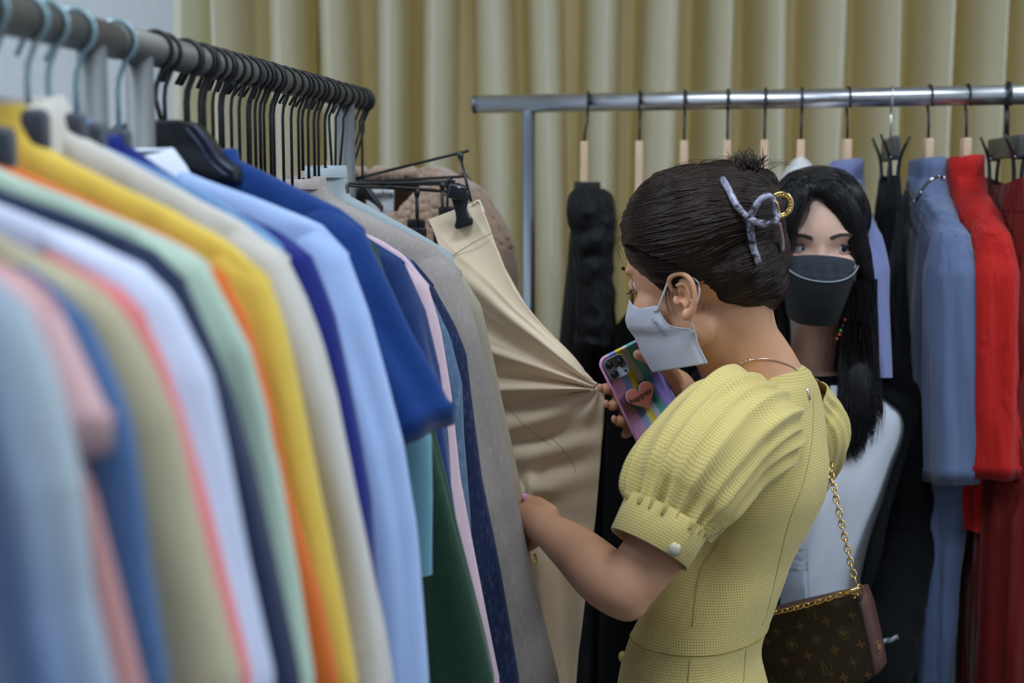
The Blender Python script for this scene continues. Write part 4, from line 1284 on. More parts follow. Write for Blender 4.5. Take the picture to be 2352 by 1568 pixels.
# neck and shoulders under the dress
def ring_el(c, a, b_, nn=48, L_=BL, F_=BF, sq=.95, fn=None):
    r_ = []
    for k in range(nn):
        t_ = 2 * PI * k / nn
        x, y = superr(t_, a, b_, sq)
        if fn: x, y = fn(t_, x, y)
        r_.append(V(c) + L_ * x + F_ * y)
    return r_
parts += limb([W(1664, 660, 1.772), W(1676, 720, 1.772), W(1694, 785, 1.780), W(1722, 848, 1.795), W(1750, 930, 1.81)], [.055, .054, .053, .060, .07])
parts += limb([W(1636, 690, 1.760), W(1646, 750, 1.764), W(1664, 815, 1.780), W(1690, 860, 1.79)], [.043, .043, .038, .044])
# trapezius and chest
tors = []
def torso_c(y, xl, xr, Y):
    c = W((xl + xr) / 2, y, Y)
    half = M((xr - xl) / 2, Y)
    return c, half
TORSO = [(842, 1700, 1850, 1.80, 1.0), (862, 1660, 1860, 1.80, 1.05), (885, 1640, 1876, 1.795, 1.3), (930, 1606, 1892, 1.79, 1.5), (1000, 1585, 1903, 1.785, 1.5), (1070, 1585, 1908, 1.78, 1.42), (1135, 1580, 1899, 1.775, 1.38), (1200, 1572, 1868, 1.77, 1.36),
         (1280, 1545, 1826, 1.765, 1.36), (1360, 1500, 1797, 1.755, 1.38), (1432, 1458, 1772, 1.75, 1.4), (1500, 1432, 1752, 1.745, 1.42), (1568, 1418, 1766, 1.74, 1.42), (1660, 1392, 1800, 1.74, 1.4), (1760, 1370, 1830, 1.74, 1.38)]
def torso_rings(grow=0.0, zs=None, nn=64, fn=None):
    tab = []
    for y, xl, xr, Y, k in TORSO:
        c, half = torso_c(y, xl, xr, Y)
        b_ = half / math.sqrt((k * .57) ** 2 + .82 ** 2)
        tab.append((c.x, c.y, c.z, b_ * k, b_))
    T = catmull(tab, 5)
    out = []
    for i, q in enumerate(T):
        out.append(ring_el(V(q[:3]), q[3] + grow, q[4] + grow, nn, fn=(lambda t_, x, y: fn(t_, x, y, q[2])) if fn else None))
    return out
slim = torso_rings(-.010)
parts.append(loft(slim[4:]))
# left arm (near)
sh = W(1700, 985, 1.69)
elb = W(1432, 1356, 1.575)
parts += limb([sh, W(1600, 1130, 1.63), W(1500, 1270, 1.59), elb], [.045, .042, .036, .0335])
wr = W(1256, 1215, 1.80)
parts += limb([elb, W(1385, 1322, 1.62), W(1320, 1262, 1.71), wr], [.0335, .0355, .031, .0225])
parts.append(ellipsoid(W(1440, 1378, 1.572), (.026, .026, .024)))
# left hand
parts += limb([wr, W(1240, 1195, 1.84), W(1222, 1186, 1.87)], [.0235, .027, .029])
parts += finger([W(1268, 1175, 1.815), W(1243, 1158, 1.835), W(1224, 1152, 1.85), W(1208, 1143, 1.86)], .0095, .0068)
parts += finger([W(1240, 1180, 1.855), W(1200, 1172, 1.885), W(1172, 1180, 1.90), W(1160, 1205, 1.90)], .0088, .0066)
parts += finger([W(1232, 1205, 1.865), W(1192, 1205, 1.89), W(1168, 1215, 1.90), W(1158, 1240, 1.90)], .0088, .0066)
parts += finger([W(1228, 1228, 1.865), W(1194, 1235, 1.885), W(1174, 1248, 1.895), W(1168, 1270, 1.89)], .0084, .0062)
parts += finger([W(1228, 1248, 1.86), W(1204, 1262, 1.875), W(1190, 1278, 1.88), W(1188, 1292, 1.875)], .0076, .0056)
# right arm (far): shoulder, elbow in front of the body, hand behind the phone
PY = 1.865
rsh = W(1862, 965, 1.90)
relb = W(1650, 1170, 2.03)
rwr = W(1573, 925, 1.955)
parts += limb([rsh, W(1770, 1080, 2.0), relb], [.042, .038, .033])
parts += limb([relb, W(1612, 1050, 2.01), rwr], [.033, .032, .0235])
parts += limb([rwr, W(1552, 892, 1.935), W(1520, 890, 1.925)], [.0235, .027, .028])
parts += limb([W(1520, 880, 1.925), W(1478, 905, 1.915)], [.026, .024])
parts += finger([W(1556, 905, 1.925), W(1548, 868, 1.885), W(1522, 838, 1.855), W(1492, 822, 1.846), W(1466, 814, 1.843)], .0125, .0082)
for (tx, ty, bx, by) in ((1382, 893, 1470, 890), (1398, 930, 1480, 918), (1415, 966, 1490, 945)):
    parts += finger([W(bx, by, 1.925), W((bx + tx) / 2 - 12, (by + ty) / 2, 1.925), W(tx + 10, ty, 1.905), W(tx + 8, ty, 1.872)], .0092, .0080)
parts += finger([W(1490, 965, 1.925), W(1452, 985, 1.925), W(1436, 998, 1.90)], .008, .0068)
# legs
zc_ = torso_c(1760, 1370, 1830, 1.74)[0]
for q in (-1, 1):
    hip = zc_ + BL * (.075 * q) + V((0, 0, -.03))
    knee = V((hip.x + BF.x * .01, hip.y + BF.y * .01, .44))
    ank = V((hip.x - .01, hip.y, .075))
    parts += limb([hip, (hip + knee) / 2, knee, (knee * .6 + ank * .4), ank], [.078, .066, .048, .047, .031])
    parts.append(tube([ank + V((0, 0, -.035)), ank + BF * .07 + V((0, 0, -.05)), ank + BF * .15 + V((0, 0, -.058))], [.034, .033, .02], 16, 4))
body = blob(parts, .0030, 9)
ear = ear_mesh(EARP, frame_mat(Fw * .93 - Rt * .25, Up + Fw * .12), -1, .89)
ear2 = ear_mesh(HC + Rt * .070 - Fw * .004 - Up * .028, RH, 1, 1.0)
eye_l = HC + (RH @ V((-.031, .070, .002)))
def carve(co):
    for q in (-1, 1):
        ec = HC + RH @ V((q * .031, .084, .004))
        d = (co - ec).length
        co = co - Fw * .006 * math.exp(-(d / .013) ** 2)
    return co
displace(body, carve)
body = join([body, ear, ear2])
bo = obj('body', body, SKIN, W1)
# eye, lashes, brow on the near side
for q in (-1, 1):
    ec = HC + RH @ V((q * .031, .069, .003))
    ey = obj('eye', ellipsoid(ec, (.0118,) * 3, RH, 24, 16), plain('eye_white', (.75, .72, .7, 1), .15), W1)
    obj('iris', ellipsoid(ec + Fw * .0085 - Up * .003, (.0055, .0038, .0055), RH, 16, 10), plain('iris_dark', (.01, .007, .005, 1), .1), ey)
    vs_ = []
    def lidpatch(R_, C_, rr, e0, e1, span=78, nu=18, nv=8):
        vs, fs = [], []
        for i in range(nv + 1):
            for j in range(nu + 1):
                a = math.radians(-span + 2 * span * j / nu)
                lo = math.radians(e0(j / nu * 2 - 1)); hi = math.radians(e1)
                b_ = lo + (hi - lo) * i / nv
                rr2 = rr * (1 - .12 * (i / nv))
                vs.append(C_ + R_ @ (V((math.sin(a) * math.cos(b_), math.cos(a) * math.cos(b_), math.sin(b_))) * rr2))
        for i in range(nv):
            for j in range(nu):
                k = i * (nu + 1) + j
                fs.append((k, k + 1, k + nu + 2, k + nu + 1))
        return mesh(vs, fs)
    obj('eyelid', solid(lidpatch(RH, ec, .0134, lambda a: -22 - 4 * a * a, 88), .0012), SKIN, W1)
    obj('eyelid', solid(lidpatch(RH, ec, .0131, lambda a: -32 - 2 * a * a, -88), .0012), SKIN, W1)
    lines = []
    for k in range(22):
        a = math.radians(-62 + 124 * k / 21)
        p0 = ec + RH @ (V((math.sin(a) * math.cos(-.42), math.cos(a) * math.cos(-.42), math.sin(-.42))) * .0138)
        d = RH @ V((math.sin(a) * .8, math.cos(a), -.25))
        lines.append([p0, p0 + d * .003 - Up * .0012, p0 + d * .0062 - Up * .0006])
    free_strands('eyelashes', lines, HAIR2, W1, .00028)
    lines = []
    rnd = random.Random(3)
    for k in range(60):
        t_ = rnd.random()
        p0 = HC + RH @ V((q * (.012 + .036 * t_), .0895 - .012 * t_ ** 2 - .003, .021 + .006 * math.sin(PI * t_ * .8) + rnd.uniform(-.002, .002)))
        lines.append([p0, p0 + RH @ V((q * .004, .0008, .001)), p0 + RH @ V((q * .008, -.0006, .0005))])
    free_strands('eyebrow', lines, HAIR1, W1, .0003)

# hair
HY = 1.768
def EP(px, py, Y, rx, ry, rd, rot=0):
    s_ = Y / F_PX
    return ellipsoid(W(px, py, Y), (rx * s_, rd, ry * s_), Matrix.Rotation(rot, 3, 'Y'), 36, 24)
hp = [EP(1588, 528, HY, 163, 150, .094, 0), EP(1668, 502, HY - .002, 132, 134, .096), EP(1712, 585, HY + .004, 100, 124, .088), EP(1700, 640, HY + .010, 92, 80, .080),
      EP(1745, 440, HY - .005, 45, 55, .045), EP(1560, 452, HY, 92, 68, .078, 0), EP(1752, 650, HY + .01, 58, 66, .06), EP(1640, 612, HY + .002, 62, 74, .088), EP(1690, 600, HY, 80, 100, .100), EP(1662, 650, HY + .003, 46, 52, .084)]
hm = blob(hp, .003, 10)
hm = displace(hm, lambda co: co + (co - W(1640, 540, HY)).normalized() * (.0022 * nz(PX(co)[0] * .012, PX(co)[1] * .05, co.y * 20) + .0012 * nz(PX(co)[0] * .03, PX(co)[1] * .15, co.y * 30)))
ho = obj('hair', hm, HAIR1, W1)
ht = bvh(hm)
G1 = [[(1640, 374), (1690, 370), (1745, 376), (1782, 405), (1804, 450)],
      [(1478, 425), (1560, 388), (1640, 372), (1700, 378), (1755, 400)],
      [(1452, 455), (1530, 416), (1620, 398), (1690, 402), (1768, 425)],
      [(1432, 490), (1510, 462), (1600, 440), (1680, 440), (1785, 452)],
      [(1424, 530), (1500, 515), (1600, 492), (1680, 478), (1795, 480)],
      [(1432, 570), (1500, 568), (1600, 545), (1690, 518), (1802, 505)],
      [(1450, 600), (1530, 610), (1620, 592), (1700, 556), (1808, 530)],
      [(1478, 630), (1560, 636), (1640, 630), (1720, 600), (1811, 560)],
      [(1560, 640), (1640, 668), (1710, 650), (1775, 620), (1813, 585)],
      [(1610, 668), (1680, 706), (1745, 692), (1795, 660), (1812, 620)]]
strands('hair_strands', G1, ht, 1900, HAIR1, W1, r=.00045, jit=6, off=.0005, np_=14, seed=4)
strands('hair_locks', G1, ht, 260, HAIR1, W1, r=.0016, jit=8, off=.0001, np_=16, seed=9, n=6)
# tuft above the clip, wisps
rnd = random.Random(11)
lines = []
for k in range(150):
    a = rnd.uniform(-1.05, 1.05); ln = rnd.uniform(.55, 1.05)
    bx, by = 1716 + rnd.uniform(-24, 24), 398 + rnd.uniform(-8, 16)
    a *= .75
    tx, ty = bx + math.sin(a) * 44 * ln, by - math.cos(a) * 56 * ln
    d = HY - .02 + rnd.uniform(-.03, .03)
    curl = rnd.uniform(-12, 12)
    lines.append([W(bx, by, d), W((bx + tx) / 2 + curl, (by + ty) / 2, d - .008), W(tx, ty, d)])
free_strands('hair_tuft', lines, HAIR1, W1, .0014)
lines = []
for k in range(70):
    t_ = rnd.random()
    x0, y0 = 1500 + 300 * t_, 400 - 60 * math.sin(PI * t_) + 20
    lines.append([W(1520 + 240 * t_, 395 - 18 * math.sin(PI * t_) + rnd.uniform(0, 6), HY - rnd.uniform(0, .04)), W(1545 + 240 * t_ + rnd.uniform(-10, 20), 380 - 18 * math.sin(PI * t_) + rnd.uniform(-5, 9), HY - .02), W(1580 + 240 * t_ + rnd.uniform(-10, 30), 374 - 15 * math.sin(PI * t_) + rnd.uniform(-4, 12), HY - .02)])
for k in range(34):    # nape and ear wisps
    bx = rnd.uniform(1608, 1800); by = 690 + 20 * math.sin((bx - 1600) / 60)
    d = HY - .052 + (bx - 1600) * .0001
    lines.append([W(bx, by, d), W(bx + rnd.uniform(-6, 8), by + rnd.uniform(15, 35), d + .004), W(bx + rnd.uniform(-16, 20), by + rnd.uniform(30, 80), d + .012)])
for k in range(22):    # wisps before and behind the ear
    bx = rnd.uniform(1522, 1548)
    lines.append([W(bx, 648, 1.714), W(bx + rnd.uniform(-6, 6), 690, 1.716), W(bx + rnd.uniform(0, 25), 735 + rnd.uniform(-10, 12), 1.722)])
for k in range(26):
    bx = rnd.uniform(1604, 1640)
    lines.append([W(bx, 650, 1.725), W(bx + rnd.uniform(0, 16), 710, 1.735), W(bx + rnd.uniform(-8, 26), 790 + rnd.uniform(-30, 30), 1.752)])
for k in range(24):    # fringe wisps at the forehead
    y0 = rnd.uniform(480, 560)
    lines.append([W(1440, y0, HY - .01), W(1422 - rnd.uniform(0, 8), y0 + 22, HY - .01), W(1430 + rnd.uniform(-8, 8), y0 + rnd.uniform(40, 65), HY - .01)])
free_strands('loose_wisps', lines, HAIR1, W1, .00024)
# sideburn hair sheet between forehead and ear
lines = []
for k in range(200):
    t_ = rnd.random()
    sx, sy = 1440 + 115 * t_ + rnd.uniform(-4, 4), 560 + 60 * t_ * (1 - .2 * t_)
    ex, ey = 1500 + 45 * t_, 640 + 12 * math.sin(PI * t_) + rnd.uniform(0, 18)
    p0, n0 = ray_hit(ht, sx, sy)
    if p0 is None: continue
    lines.append([p0 + n0 * .001, (p0 * .5 + W(ex, ey, 1.745) * .5) - V((0, .004, 0)), W(ex, ey, 1.745 - .02 * t_)])
free_strands('sideburn', lines, HAIR1, W1, .0011)

# hair claw: marbled grey arms, bow loop and golden arc
cl = empty('hair_claw', W(1740, 500, 1.71)); cl.parent = W1; cl.location = W(1740, 500, 1.71) - W1.location
cl['label'] = 'marbled grey hair claw with a gold arc'
mm, nt, b = nodes_of('marbled_acetate')
tc = N(nt, 'ShaderNodeTexCoord'); n1 = N(nt, 'ShaderNodeTexNoise'); n1.inputs['Scale'].default_value = 90; n1.inputs['Detail'].default_value = 5; n1.inputs['Distortion'].default_value = 1.5
nt.links.new(tc.outputs['Object'], n1.inputs['Vector'])
cr = N(nt, 'ShaderNodeValToRGB'); cr.color_ramp.elements[0].position = .38; cr.color_ramp.elements[0].color = srgb(52, 46, 52); cr.color_ramp.elements[1].position = .62; cr.color_ramp.elements[1].color = srgb(156, 156, 178)
nt.links.new(n1.outputs[0], cr.inputs[0]); nt.links.new(cr.outputs[0], b.inputs['Base Color']); b.inputs['Roughness'].default_value = .18
GOLD = plain('gold', (.85, .58, .22, 1), .16, 1)
def on_hair(px, py, lift=.006):
    p, n_ = ray_hit(ht, px, py)
    if p is None: p = W(px, py, HY - .05)
    return p - RAY(px, py) * lift
def worn(name, me, mat):
    return obj(name, me, mat, cl)
worn('claw_arm', tube([on_hair(x, y, l) for x, y, l in ((1660, 411, .002), (1675, 438, .006), (1690, 468, .008), (1706, 488, .010), (1722, 500, .014))], [.0042, .0043, .0041, .0040, .0039], 12, 4), mm)
worn('claw_arm', tube([on_hair(x, y, l) for x, y, l in ((1722, 498, .014), (1724, 530, .012), (1730, 565, .010), (1738, 590, .008), (1742, 602, .006))], [.0040, .0045, .0045, .0043, .0041], 12, 4), mm)
lp = [(1722, 500), (1734, 476), (1750, 456), (1765, 450), (1777, 464), (1784, 486), (1783, 504), (1768, 513), (1744, 512), (1724, 503)]
yb = on_hair(1740, 490, .018).y
worn('bow_loop', tube([W(x, y, yb - .004 * math.sin(i)) for i, (x, y) in enumerate(lp)], [.0042] * len(lp), 12, 4), mm)
worn('claw_arm', tube([W(1790, 512, yb + .03), W(1794, 535, yb + .035), W(1797, 560, yb + .04), W(1797, 576, yb + .04)], [.0022, .0026, .0028, .0024], 10, 4), plain('horn', srgb(150, 130, 125), .25))
for q, rr in ((0, .0022), (1, .0018)):
    arc = [(1768, 458), (1780, 447), (1796, 443), (1812, 450), (1819, 466), (1815, 484), (1802, 496), (1784, 500)]
    cx, cy = 1794, 472
    k_ = 1 - .22 * q
    worn('gold_arc', tube([W(cx + (x - cx) * k_, cy + (y - cy) * k_, yb + .008 + .004 * q) for x, y in arc], rr, 12, 4), GOLD)
worn('gold_arc', tube([W(1770, 460, yb + .001), W(1784, 466, yb - .001), W(1788, 482, yb), W(1784, 499, yb + .002)], .0014, 10, 4), GOLD)
me_g = ellipsoid((0, 0, 0), (.0011,) * 3, nu=8, nv=6); me_g.materials.append(GOLD); me_g.shade_smooth()
for k in range(15):
    a = math.radians(-120 + 250 * k / 14)
    p = W(1794 + 22.5 * math.cos(a), 472 - 24.5 * math.sin(a), yb + .004)
    o = bpy.data.objects.new('gold_bead', me_g); COL.objects.link(o); o.parent = cl; o.location = p - (cl.location + W1.location)

# white mask
MW, nt, b = nodes_of('mask_white')
tc = N(nt, 'ShaderNodeTexCoord'); n1 = N(nt, 'ShaderNodeTexNoise'); n1.inputs['Scale'].default_value = 700
nt.links.new(tc.outputs['Object'], n1.inputs['Vector'])
nt.links.new(mixc(nt, n1.outputs[0], srgb(206, 208, 222), srgb(190, 192, 206)), b.inputs['Base Color']); b.inputs['Roughness'].default_value = .8
mprof = [(.0, .087), (.02, .099), (.035, .1085), (.045, .1085), (.06, .103), (.085, .099), (.105, .092), (.13, .082)]
mtop = lambda a: -.024 + .012 * math.sin(PI * min(1, abs(a) * 1.1)) ** 2 - .006 * a * a
def mbot(a):
    return -.108 - .004 * abs(a) ** 3
FE = [(0, .034), (.12, .032), (.30, .027), (.38, .018), (.44, .002), (.50, -.006), (.70, -.004), (1.0, -.008)]
mk, mv, mnu, mnv = mask_mesh(HC, RH, 1.0, mprof, mtop, mbot, amax=76, nu=64, nv=44, wid=.0625, fe=lambda v: lerp_tab(FE, v), taper=.22)
mko = obj('face_mask', solid(mk, .0014), MW, W1)
def mvert(a, v):
    i = round(v * mnv); j = round((a + 1) / 2 * mnu)
    return V(mk.vertices[i * (mnu + 1) + j].co)
STRAP = plain('strap_white', srgb(200, 202, 212), .8)
for sg, ec in ((-1, EARP), (1, HC + Rt * .070 - Up * .028)):
    up_ = mvert(sg * 1.0, .04); lo_ = mvert(sg * 1.0, .50)
    et = ec + Up * .028 + Fw * .006 + Rt * sg * .006
    eb = ec - Up * .026 - Fw * .004 + Rt * sg * .004
    bk = ec - Fw * .022 + Rt * sg * .003
    obj('ear_loop', tube([up_ + Fw * .006 + Rt * sg * .002, up_ + Rt * sg * .002, (up_ + et) / 2 + Rt * sg * .004, et, ec + Up * .018 - Fw * .020 + Rt * sg * .002, bk, eb, (lo_ + eb) / 2 + Rt * sg * .002, lo_ + Rt * sg * .0012, lo_ + Fw * .005 + Rt * sg * .001], [.0020, .0022, .0018, .0013, .0013, .0013, .0014, .0020, .0024, .0020], 8, 4, ref=Up, flat=.35), STRAP, mko)
    # stitched edge
    edge = [mvert(sg, v) for v in np.linspace(0, 1, 14)]
    obj('edge_stitch', tube([p + Rt * sg * .0006 for p in edge], .0009, 6, 3), STRAP, mko)
obj('edge_stitch', tube([mvert(a, 0) for a in np.linspace(-1, 1, 21)], .0009, 6, 3), STRAP, mko)
# embossed lettering near the cheek
mtree = bvh(mk)
h1, n1_ = ray_hit(mtree, 1500, 731); h2, n2_ = ray_hit(mtree, 1530, 770)
if h1 is not None and h2 is not None:
    ex = (h2 - h1).normalized(); nn_ = (n1_ + n2_).normalized()
    if nn_.dot(RAY(1515, 750)) > 0: nn_ = -nn_
    nn_ = (nn_ - ex * nn_.dot(ex)).normalized(); ey_ = nn_.cross(ex)
    text('i-MASC', 'embossed_print', (h1 + h2) / 2 + nn_ * .0026, .0088, plain('emboss_grey', srgb(150, 156, 184), .8), mko, rotm=Matrix((ex, ey_, nn_)).transposed(), ext=.0002)

# ---- yellow dress
md, nt, b = nodes_of('yellow_check')
L = nt.links.new
uvn = N(nt, 'ShaderNodeUVMap'); uvn.uv_map = 'uv'
sx = N(nt, 'ShaderNodeSeparateXYZ'); L(uvn.outputs[0], sx.inputs[0])
def lines_(sock, per, width):
    m1 = N(nt, 'ShaderNodeMath', operation='MULTIPLY'); m1.inputs[1].default_value = 1 / per; L(sock, m1.inputs[0])
    m2 = N(nt, 'ShaderNodeMath', operation='FRACT'); L(m1.outputs[0], m2.inputs[0])
    m3 = N(nt, 'ShaderNodeMapRange'); m3.interpolation_type = 'SMOOTHSTEP'; m3.inputs[1].default_value = width; m3.inputs[2].default_value = width + .28; m3.inputs[3].default_value = 1; m3.inputs[4].default_value = 0
    m4 = N(nt, 'ShaderNodeMath', operation='SUBTRACT'); m4.inputs[1].default_value = .5; L(m2.outputs[0], m4.inputs[0])
    m5 = N(nt, 'ShaderNodeMath', operation='ABSOLUTE'); L(m4.outputs[0], m5.inputs[0]); L(m5.outputs[0], m3.inputs[0])
    return m3.outputs[0]
la, lb_ = lines_(sx.outputs[0], .0035, .06), lines_(sx.outputs[1], .0035, .06)
ad = N(nt, 'ShaderNodeMath', operation='ADD'); L(la, ad.inputs[0]); L(lb_, ad.inputs[1])
ml = N(nt, 'ShaderNodeMath', operation='MULTIPLY'); ml.inputs[1].default_value = .5; L(ad.outputs[0], ml.inputs[0])
L(mixc(nt, ml.outputs[0], srgb(219, 201, 134), srgb(190, 165, 86)), b.inputs['Base Color'])
b.inputs['Roughness'].default_value = .8; b.inputs['Specular IOR Level'].default_value = .2; b.inputs['Sheen Weight'].default_value = .2
bp = N(nt, 'ShaderNodeBump'); bp.inputs['Strength'].default_value = .5; bp.inputs['Distance'].default_value = .0008; bp.invert = True
L(ml.outputs[0], bp.inputs['Height']); L(bp.outputs[0], b.inputs['Normal'])
DRESS = md
SEAMY = plain('dress_seam', srgb(168, 150, 80), .9)
dr = empty('dress'); dr.parent = W1; dr.location = (0, 0, 0)
def dpart(name, me, mat=DRESS, par=None):
    return obj(name, me, mat, par or dr)
def bfold(t_, x, y, z):
    r_ = .0022 * nz(math.cos(t_) * 2, math.sin(t_) * 2, z * 14) + .0015 * nz(math.cos(t_) * 4, z * 30, 2)
    # creases at the waist at the back
    return x * (1 + r_ * 8), y * (1 + r_ * 8)
R0 = torso_rings(.0025, nn=96, fn=bfold)
zw = W(1600, 1440, 1.75).z
top_i = 6
bod = [r for i, r in enumerate(R0[top_i:])]
iw = min(range(len(bod)), key=lambda i: abs(sum((p.z for p in bod[i])) / 96 - zw))
bodice = loft(bod[:iw + 1], caps=False, capb=False, uv=True)
# the neckline: lift the top ring to follow the neck, lower at the front
for k in range(96):
    pass
dpart('bodice', bodice)
# yoke between neckline and shoulders
topring = bod[0]
yk = []
NKC = W(1748, 868, 1.805)
for q, (sc, dz) in enumerate(((1.0, 0.0), (.93, .008), (.80, .014), (.66, .018), (.60, .019), (.585, .014))):
    c = sum(topring, V()) / 96
    yk.append([V((c.x + (p.x - c.x) * sc, c.y + (p.y - c.y) * sc, p.z + dz * (1 if q else 0))) for p in topring])
dpart('yoke', loft(yk, caps=False, capb=False, uv=True))
# skirt from the waist seam down
sk = [list(r) for r in bod[iw:]]
c_last = sum(sk[-1], V()) / 96
base = [p - c_last for p in sk[-1]]
for i in range(1, 14):
    z = c_last.z + (.40 - c_last.z) * i / 13
    g_ = 1 + .018 * i
    sk.append([V((c_last.x, c_last.y, z)) + V((p.x, p.y, 0)) * (g_ * (1 + .02 * i / 13 * math.sin(7 * 2 * PI * k / 96))) for k, p in enumerate(base)])
dpart('skirt', loft(sk, caps=False, capb=False, uv=True))
dpart('waist_seam', tube([p + (p - sum(bod[iw], V()) / 96).normalized() * .0007 for p in bod[iw]] + [bod[iw][0]], .0007, 6), SEAMY)
# back princess seam and zip, following the surface
dtree = bvh(bodice)
def on_dress(px, py, tree=None, lift=.0006):
    p, n_ = ray_hit(tree or dtree, px, py)
    return (p - RAY(px, py) * lift) if p is not None else None
def seamline(name, pts, r=.0004, mat=SEAMY, tree=None):
    P = [on_dress(x, y, tree) for x, y in [tuple(q[:2]) for q in catmull(pts, 5)]]
    P = [p for p in P if p is not None]
    if len(P) > 2: dpart(name, tube(P, r, 6), mat)
seamline('back_seam', [(1655, 1240), (1612, 1300), (1598, 1370), (1590, 1440)])
seamline('back_seam', [(1868, 905), (1866, 1000), (1848, 1100), (1812, 1200), (1790, 1290), (1764, 1400), (1750, 1436)])
sktree = bvh(bpy.data.meshes[bpy.data.objects['skirt'].data.name])
seamline('skirt_seam', [(1590, 1446), (1586, 1500), (1580, 1566)], tree=sktree)
seamline('skirt_seam', [(1716, 1465), (1712, 1510), (1708, 1566)], tree=sktree)
P = [on_dress(x, y, lift=.002) for x, y in ((1852, 890), (1857, 905), (1860, 918))]
if all(P): dpart('zip_pull', tube(P, .0018, 8), plain('silver', (.75, .75, .78, 1), .15, 1))

# puff sleeve, near side
def puff(axis, seed, gath=.010, ph=0.0, nn=144, pleat=10):
    """axis: list of (px, py, Y, radius); gathers run along the sleeve"""
    T = catmull([tuple(W(x, y, Y)) + (r,) for x, y, Y, r in axis], 8)
    pts = [V(t_[:3]) for t_ in T]; rs = [t_[3] for t_ in T]
    fr = frames(pts)
    rings = []
    m = len(pts)
    for i, (p, r_, (t_, u, v)) in enumerate(zip(pts, rs, fr)):
        s_ = i / (m - 1)
        ga = gath * ((max(0, 1 - s_ / .6)) ** 1.1 * .9 * min(1, s_ / .16) + (max(0, (s_ - .42) / .58)) ** 1.0 * 1.0 * min(1, (1.0 - s_) / .12 + .25) + .10)
        ring = []
        for k in range(nn):
            a = 2 * PI * k / nn
            w1 = math.sin(pleat * a + ph + 1.8 * nz(a, seed * 2.) + 1.1 * s_)
            w2 = nz(math.cos(a) * 3 + seed, math.sin(a) * 3, s_ * 2.2)
            w3 = nz(math.cos(a) * 1.5 + seed, math.sin(a) * 1.5 + 4, s_ * 3)
            rr = r_ + ga * (.55 * (1 - abs(w1)) * 1.6 - .45 + .9 * w2) + .006 * w3
            ring.append(p + u * (math.cos(a) * rr) + v * (math.sin(a) * rr))
        rings.append(ring)
    return loft(rings, caps=False, capb=False, uv=True), rings
AX = [(1742, 975, 1.765, .054), (1720, 982, 1.710, .066), (1682, 996, 1.67, .0735), (1640, 1030, 1.645, .0745), (1600, 1075, 1.622, .0740), (1570, 1115, 1.606, .0700), (1548, 1152, 1.596, .0620), (1532, 1184, 1.588, .0525), (1526, 1196, 1.586, .0470)]
sm, sr = puff(AX, 3, .016)
slv = dpart('puff_sleeve', sm)
st = bvh(sm)
# cuff band
ca, cb = W(1534, 1178, 1.589), W(1490, 1262, 1.575)
d_ = (cb - ca)
cr_ = []
fu = V((0, 0, 1)).cross(d_).normalized(); fv = d_.normalized().cross(fu)
for q, r_ in ((0, .0500), (.04, .0520), (.5, .0505), (.97, .0490), (1.0, .0480), (.97, .0465), (.5, .048)):
    cr_.append([ca + d_ * q + fu * (math.cos(2 * PI * k / 72) * r_) + fv * (math.sin(2 * PI * k / 72) * r_) for k in range(72)])
cuffm = loft(cr_, caps=False, capb=False, uv=True)
dpart('sleeve_cuff', cuffm)
ctree = bvh(cuffm)
pb = on_dress(1549, 1262, ctree, .003)
if pb is None: pb = W(1549, 1262, 1.545)
Rb = frame_mat(-RAY(1549, 1262) + V((.1, 0, 0)))
dpart('button', ellipsoid(pb, (.0068, .0040, .0068), Rb, 28, 16), plain('pearl_button', srgb(180, 176, 158), .3, 0, .5, 0, 60, .2))
dpart('button_rim', tube([pb + Rb @ V((math.cos(a) * .0068, -.0008, math.sin(a) * .0068)) for a in [2 * PI * k / 28 for k in range(29)]], .0009, 8), plain('pale_gold', (.8, .68, .42, 1), .25, 1))
# armhole seam
seamline('armhole_seam', [(1700, 885), (1738, 915), (1762, 965), (1768, 1040), (1752, 1110)], .0006)
# far sleeve
AX2 = [(1845, 905, 1.86, .030), (1852, 935, 1.885, .043), (1862, 975, 1.90, .050), (1858, 1020, 1.915, .050), (1850, 1060, 1.93, .044), (1838, 1095, 1.945, .034)]
sm2, _ = puff(AX2, 8, .007, 1.0, 96, 9)
dpart('puff_sleeve', sm2)
ca, cb = W(1840, 1090, 1.945), W(1815, 1130, 1.965); d_ = cb - ca
fu = V((0, 0, 1)).cross(d_).normalized(); fv = d_.normalized().cross(fu)
dpart('sleeve_cuff', loft([[ca + d_ * q + fu * (math.cos(2 * PI * k / 48) * r_) + fv * (math.sin(2 * PI * k / 48) * r_) for k in range(48)] for q, r_ in ((0, .042), (1, .041))], caps=False, capb=False, uv=True))
# front buttons peeping at the left silhouette
for (x, y) in ((1430, 1508),):
    pfr = W(x, y, 1.775)
    dpart('button', ellipsoid(pfr, (.0055, .0075, .0075), None, 20, 12), plain('covered_button', srgb(214, 200, 110), .5))

# necklace
nkl = [(1640, 884, 1.742), (1668, 862, 1.735), (1700, 836, 1.735), (1722, 827, 1.738), (1760, 824, 1.745), (1800, 833, 1.757), (1830, 847, 1.772)]
btree = bvh(body)
P = []
for x, y, Y in catmull(nkl, 5):
    h, n_ = ray_hit(btree, x, y)
    P.append((h if h is not None else W(x, y, Y)) - RAY(x, y) * .0012)
no = obj('necklace', tube(P, .00085, 8), plain('rose_gold', (.78, .55, .45, 1), .2, 1), W1)
for x, y in ((1722, 827), (1829, 847)):
    h, n_ = ray_hit(btree, x, y)
    h = (h if h is not None else W(x, y, 1.76)) - RAY(x, y) * .002
    obj('bead', ellipsoid(h, (.0022,) * 3, nu=12, nv=8), plain('silver', (.75, .75, .78, 1), .15, 1), no)
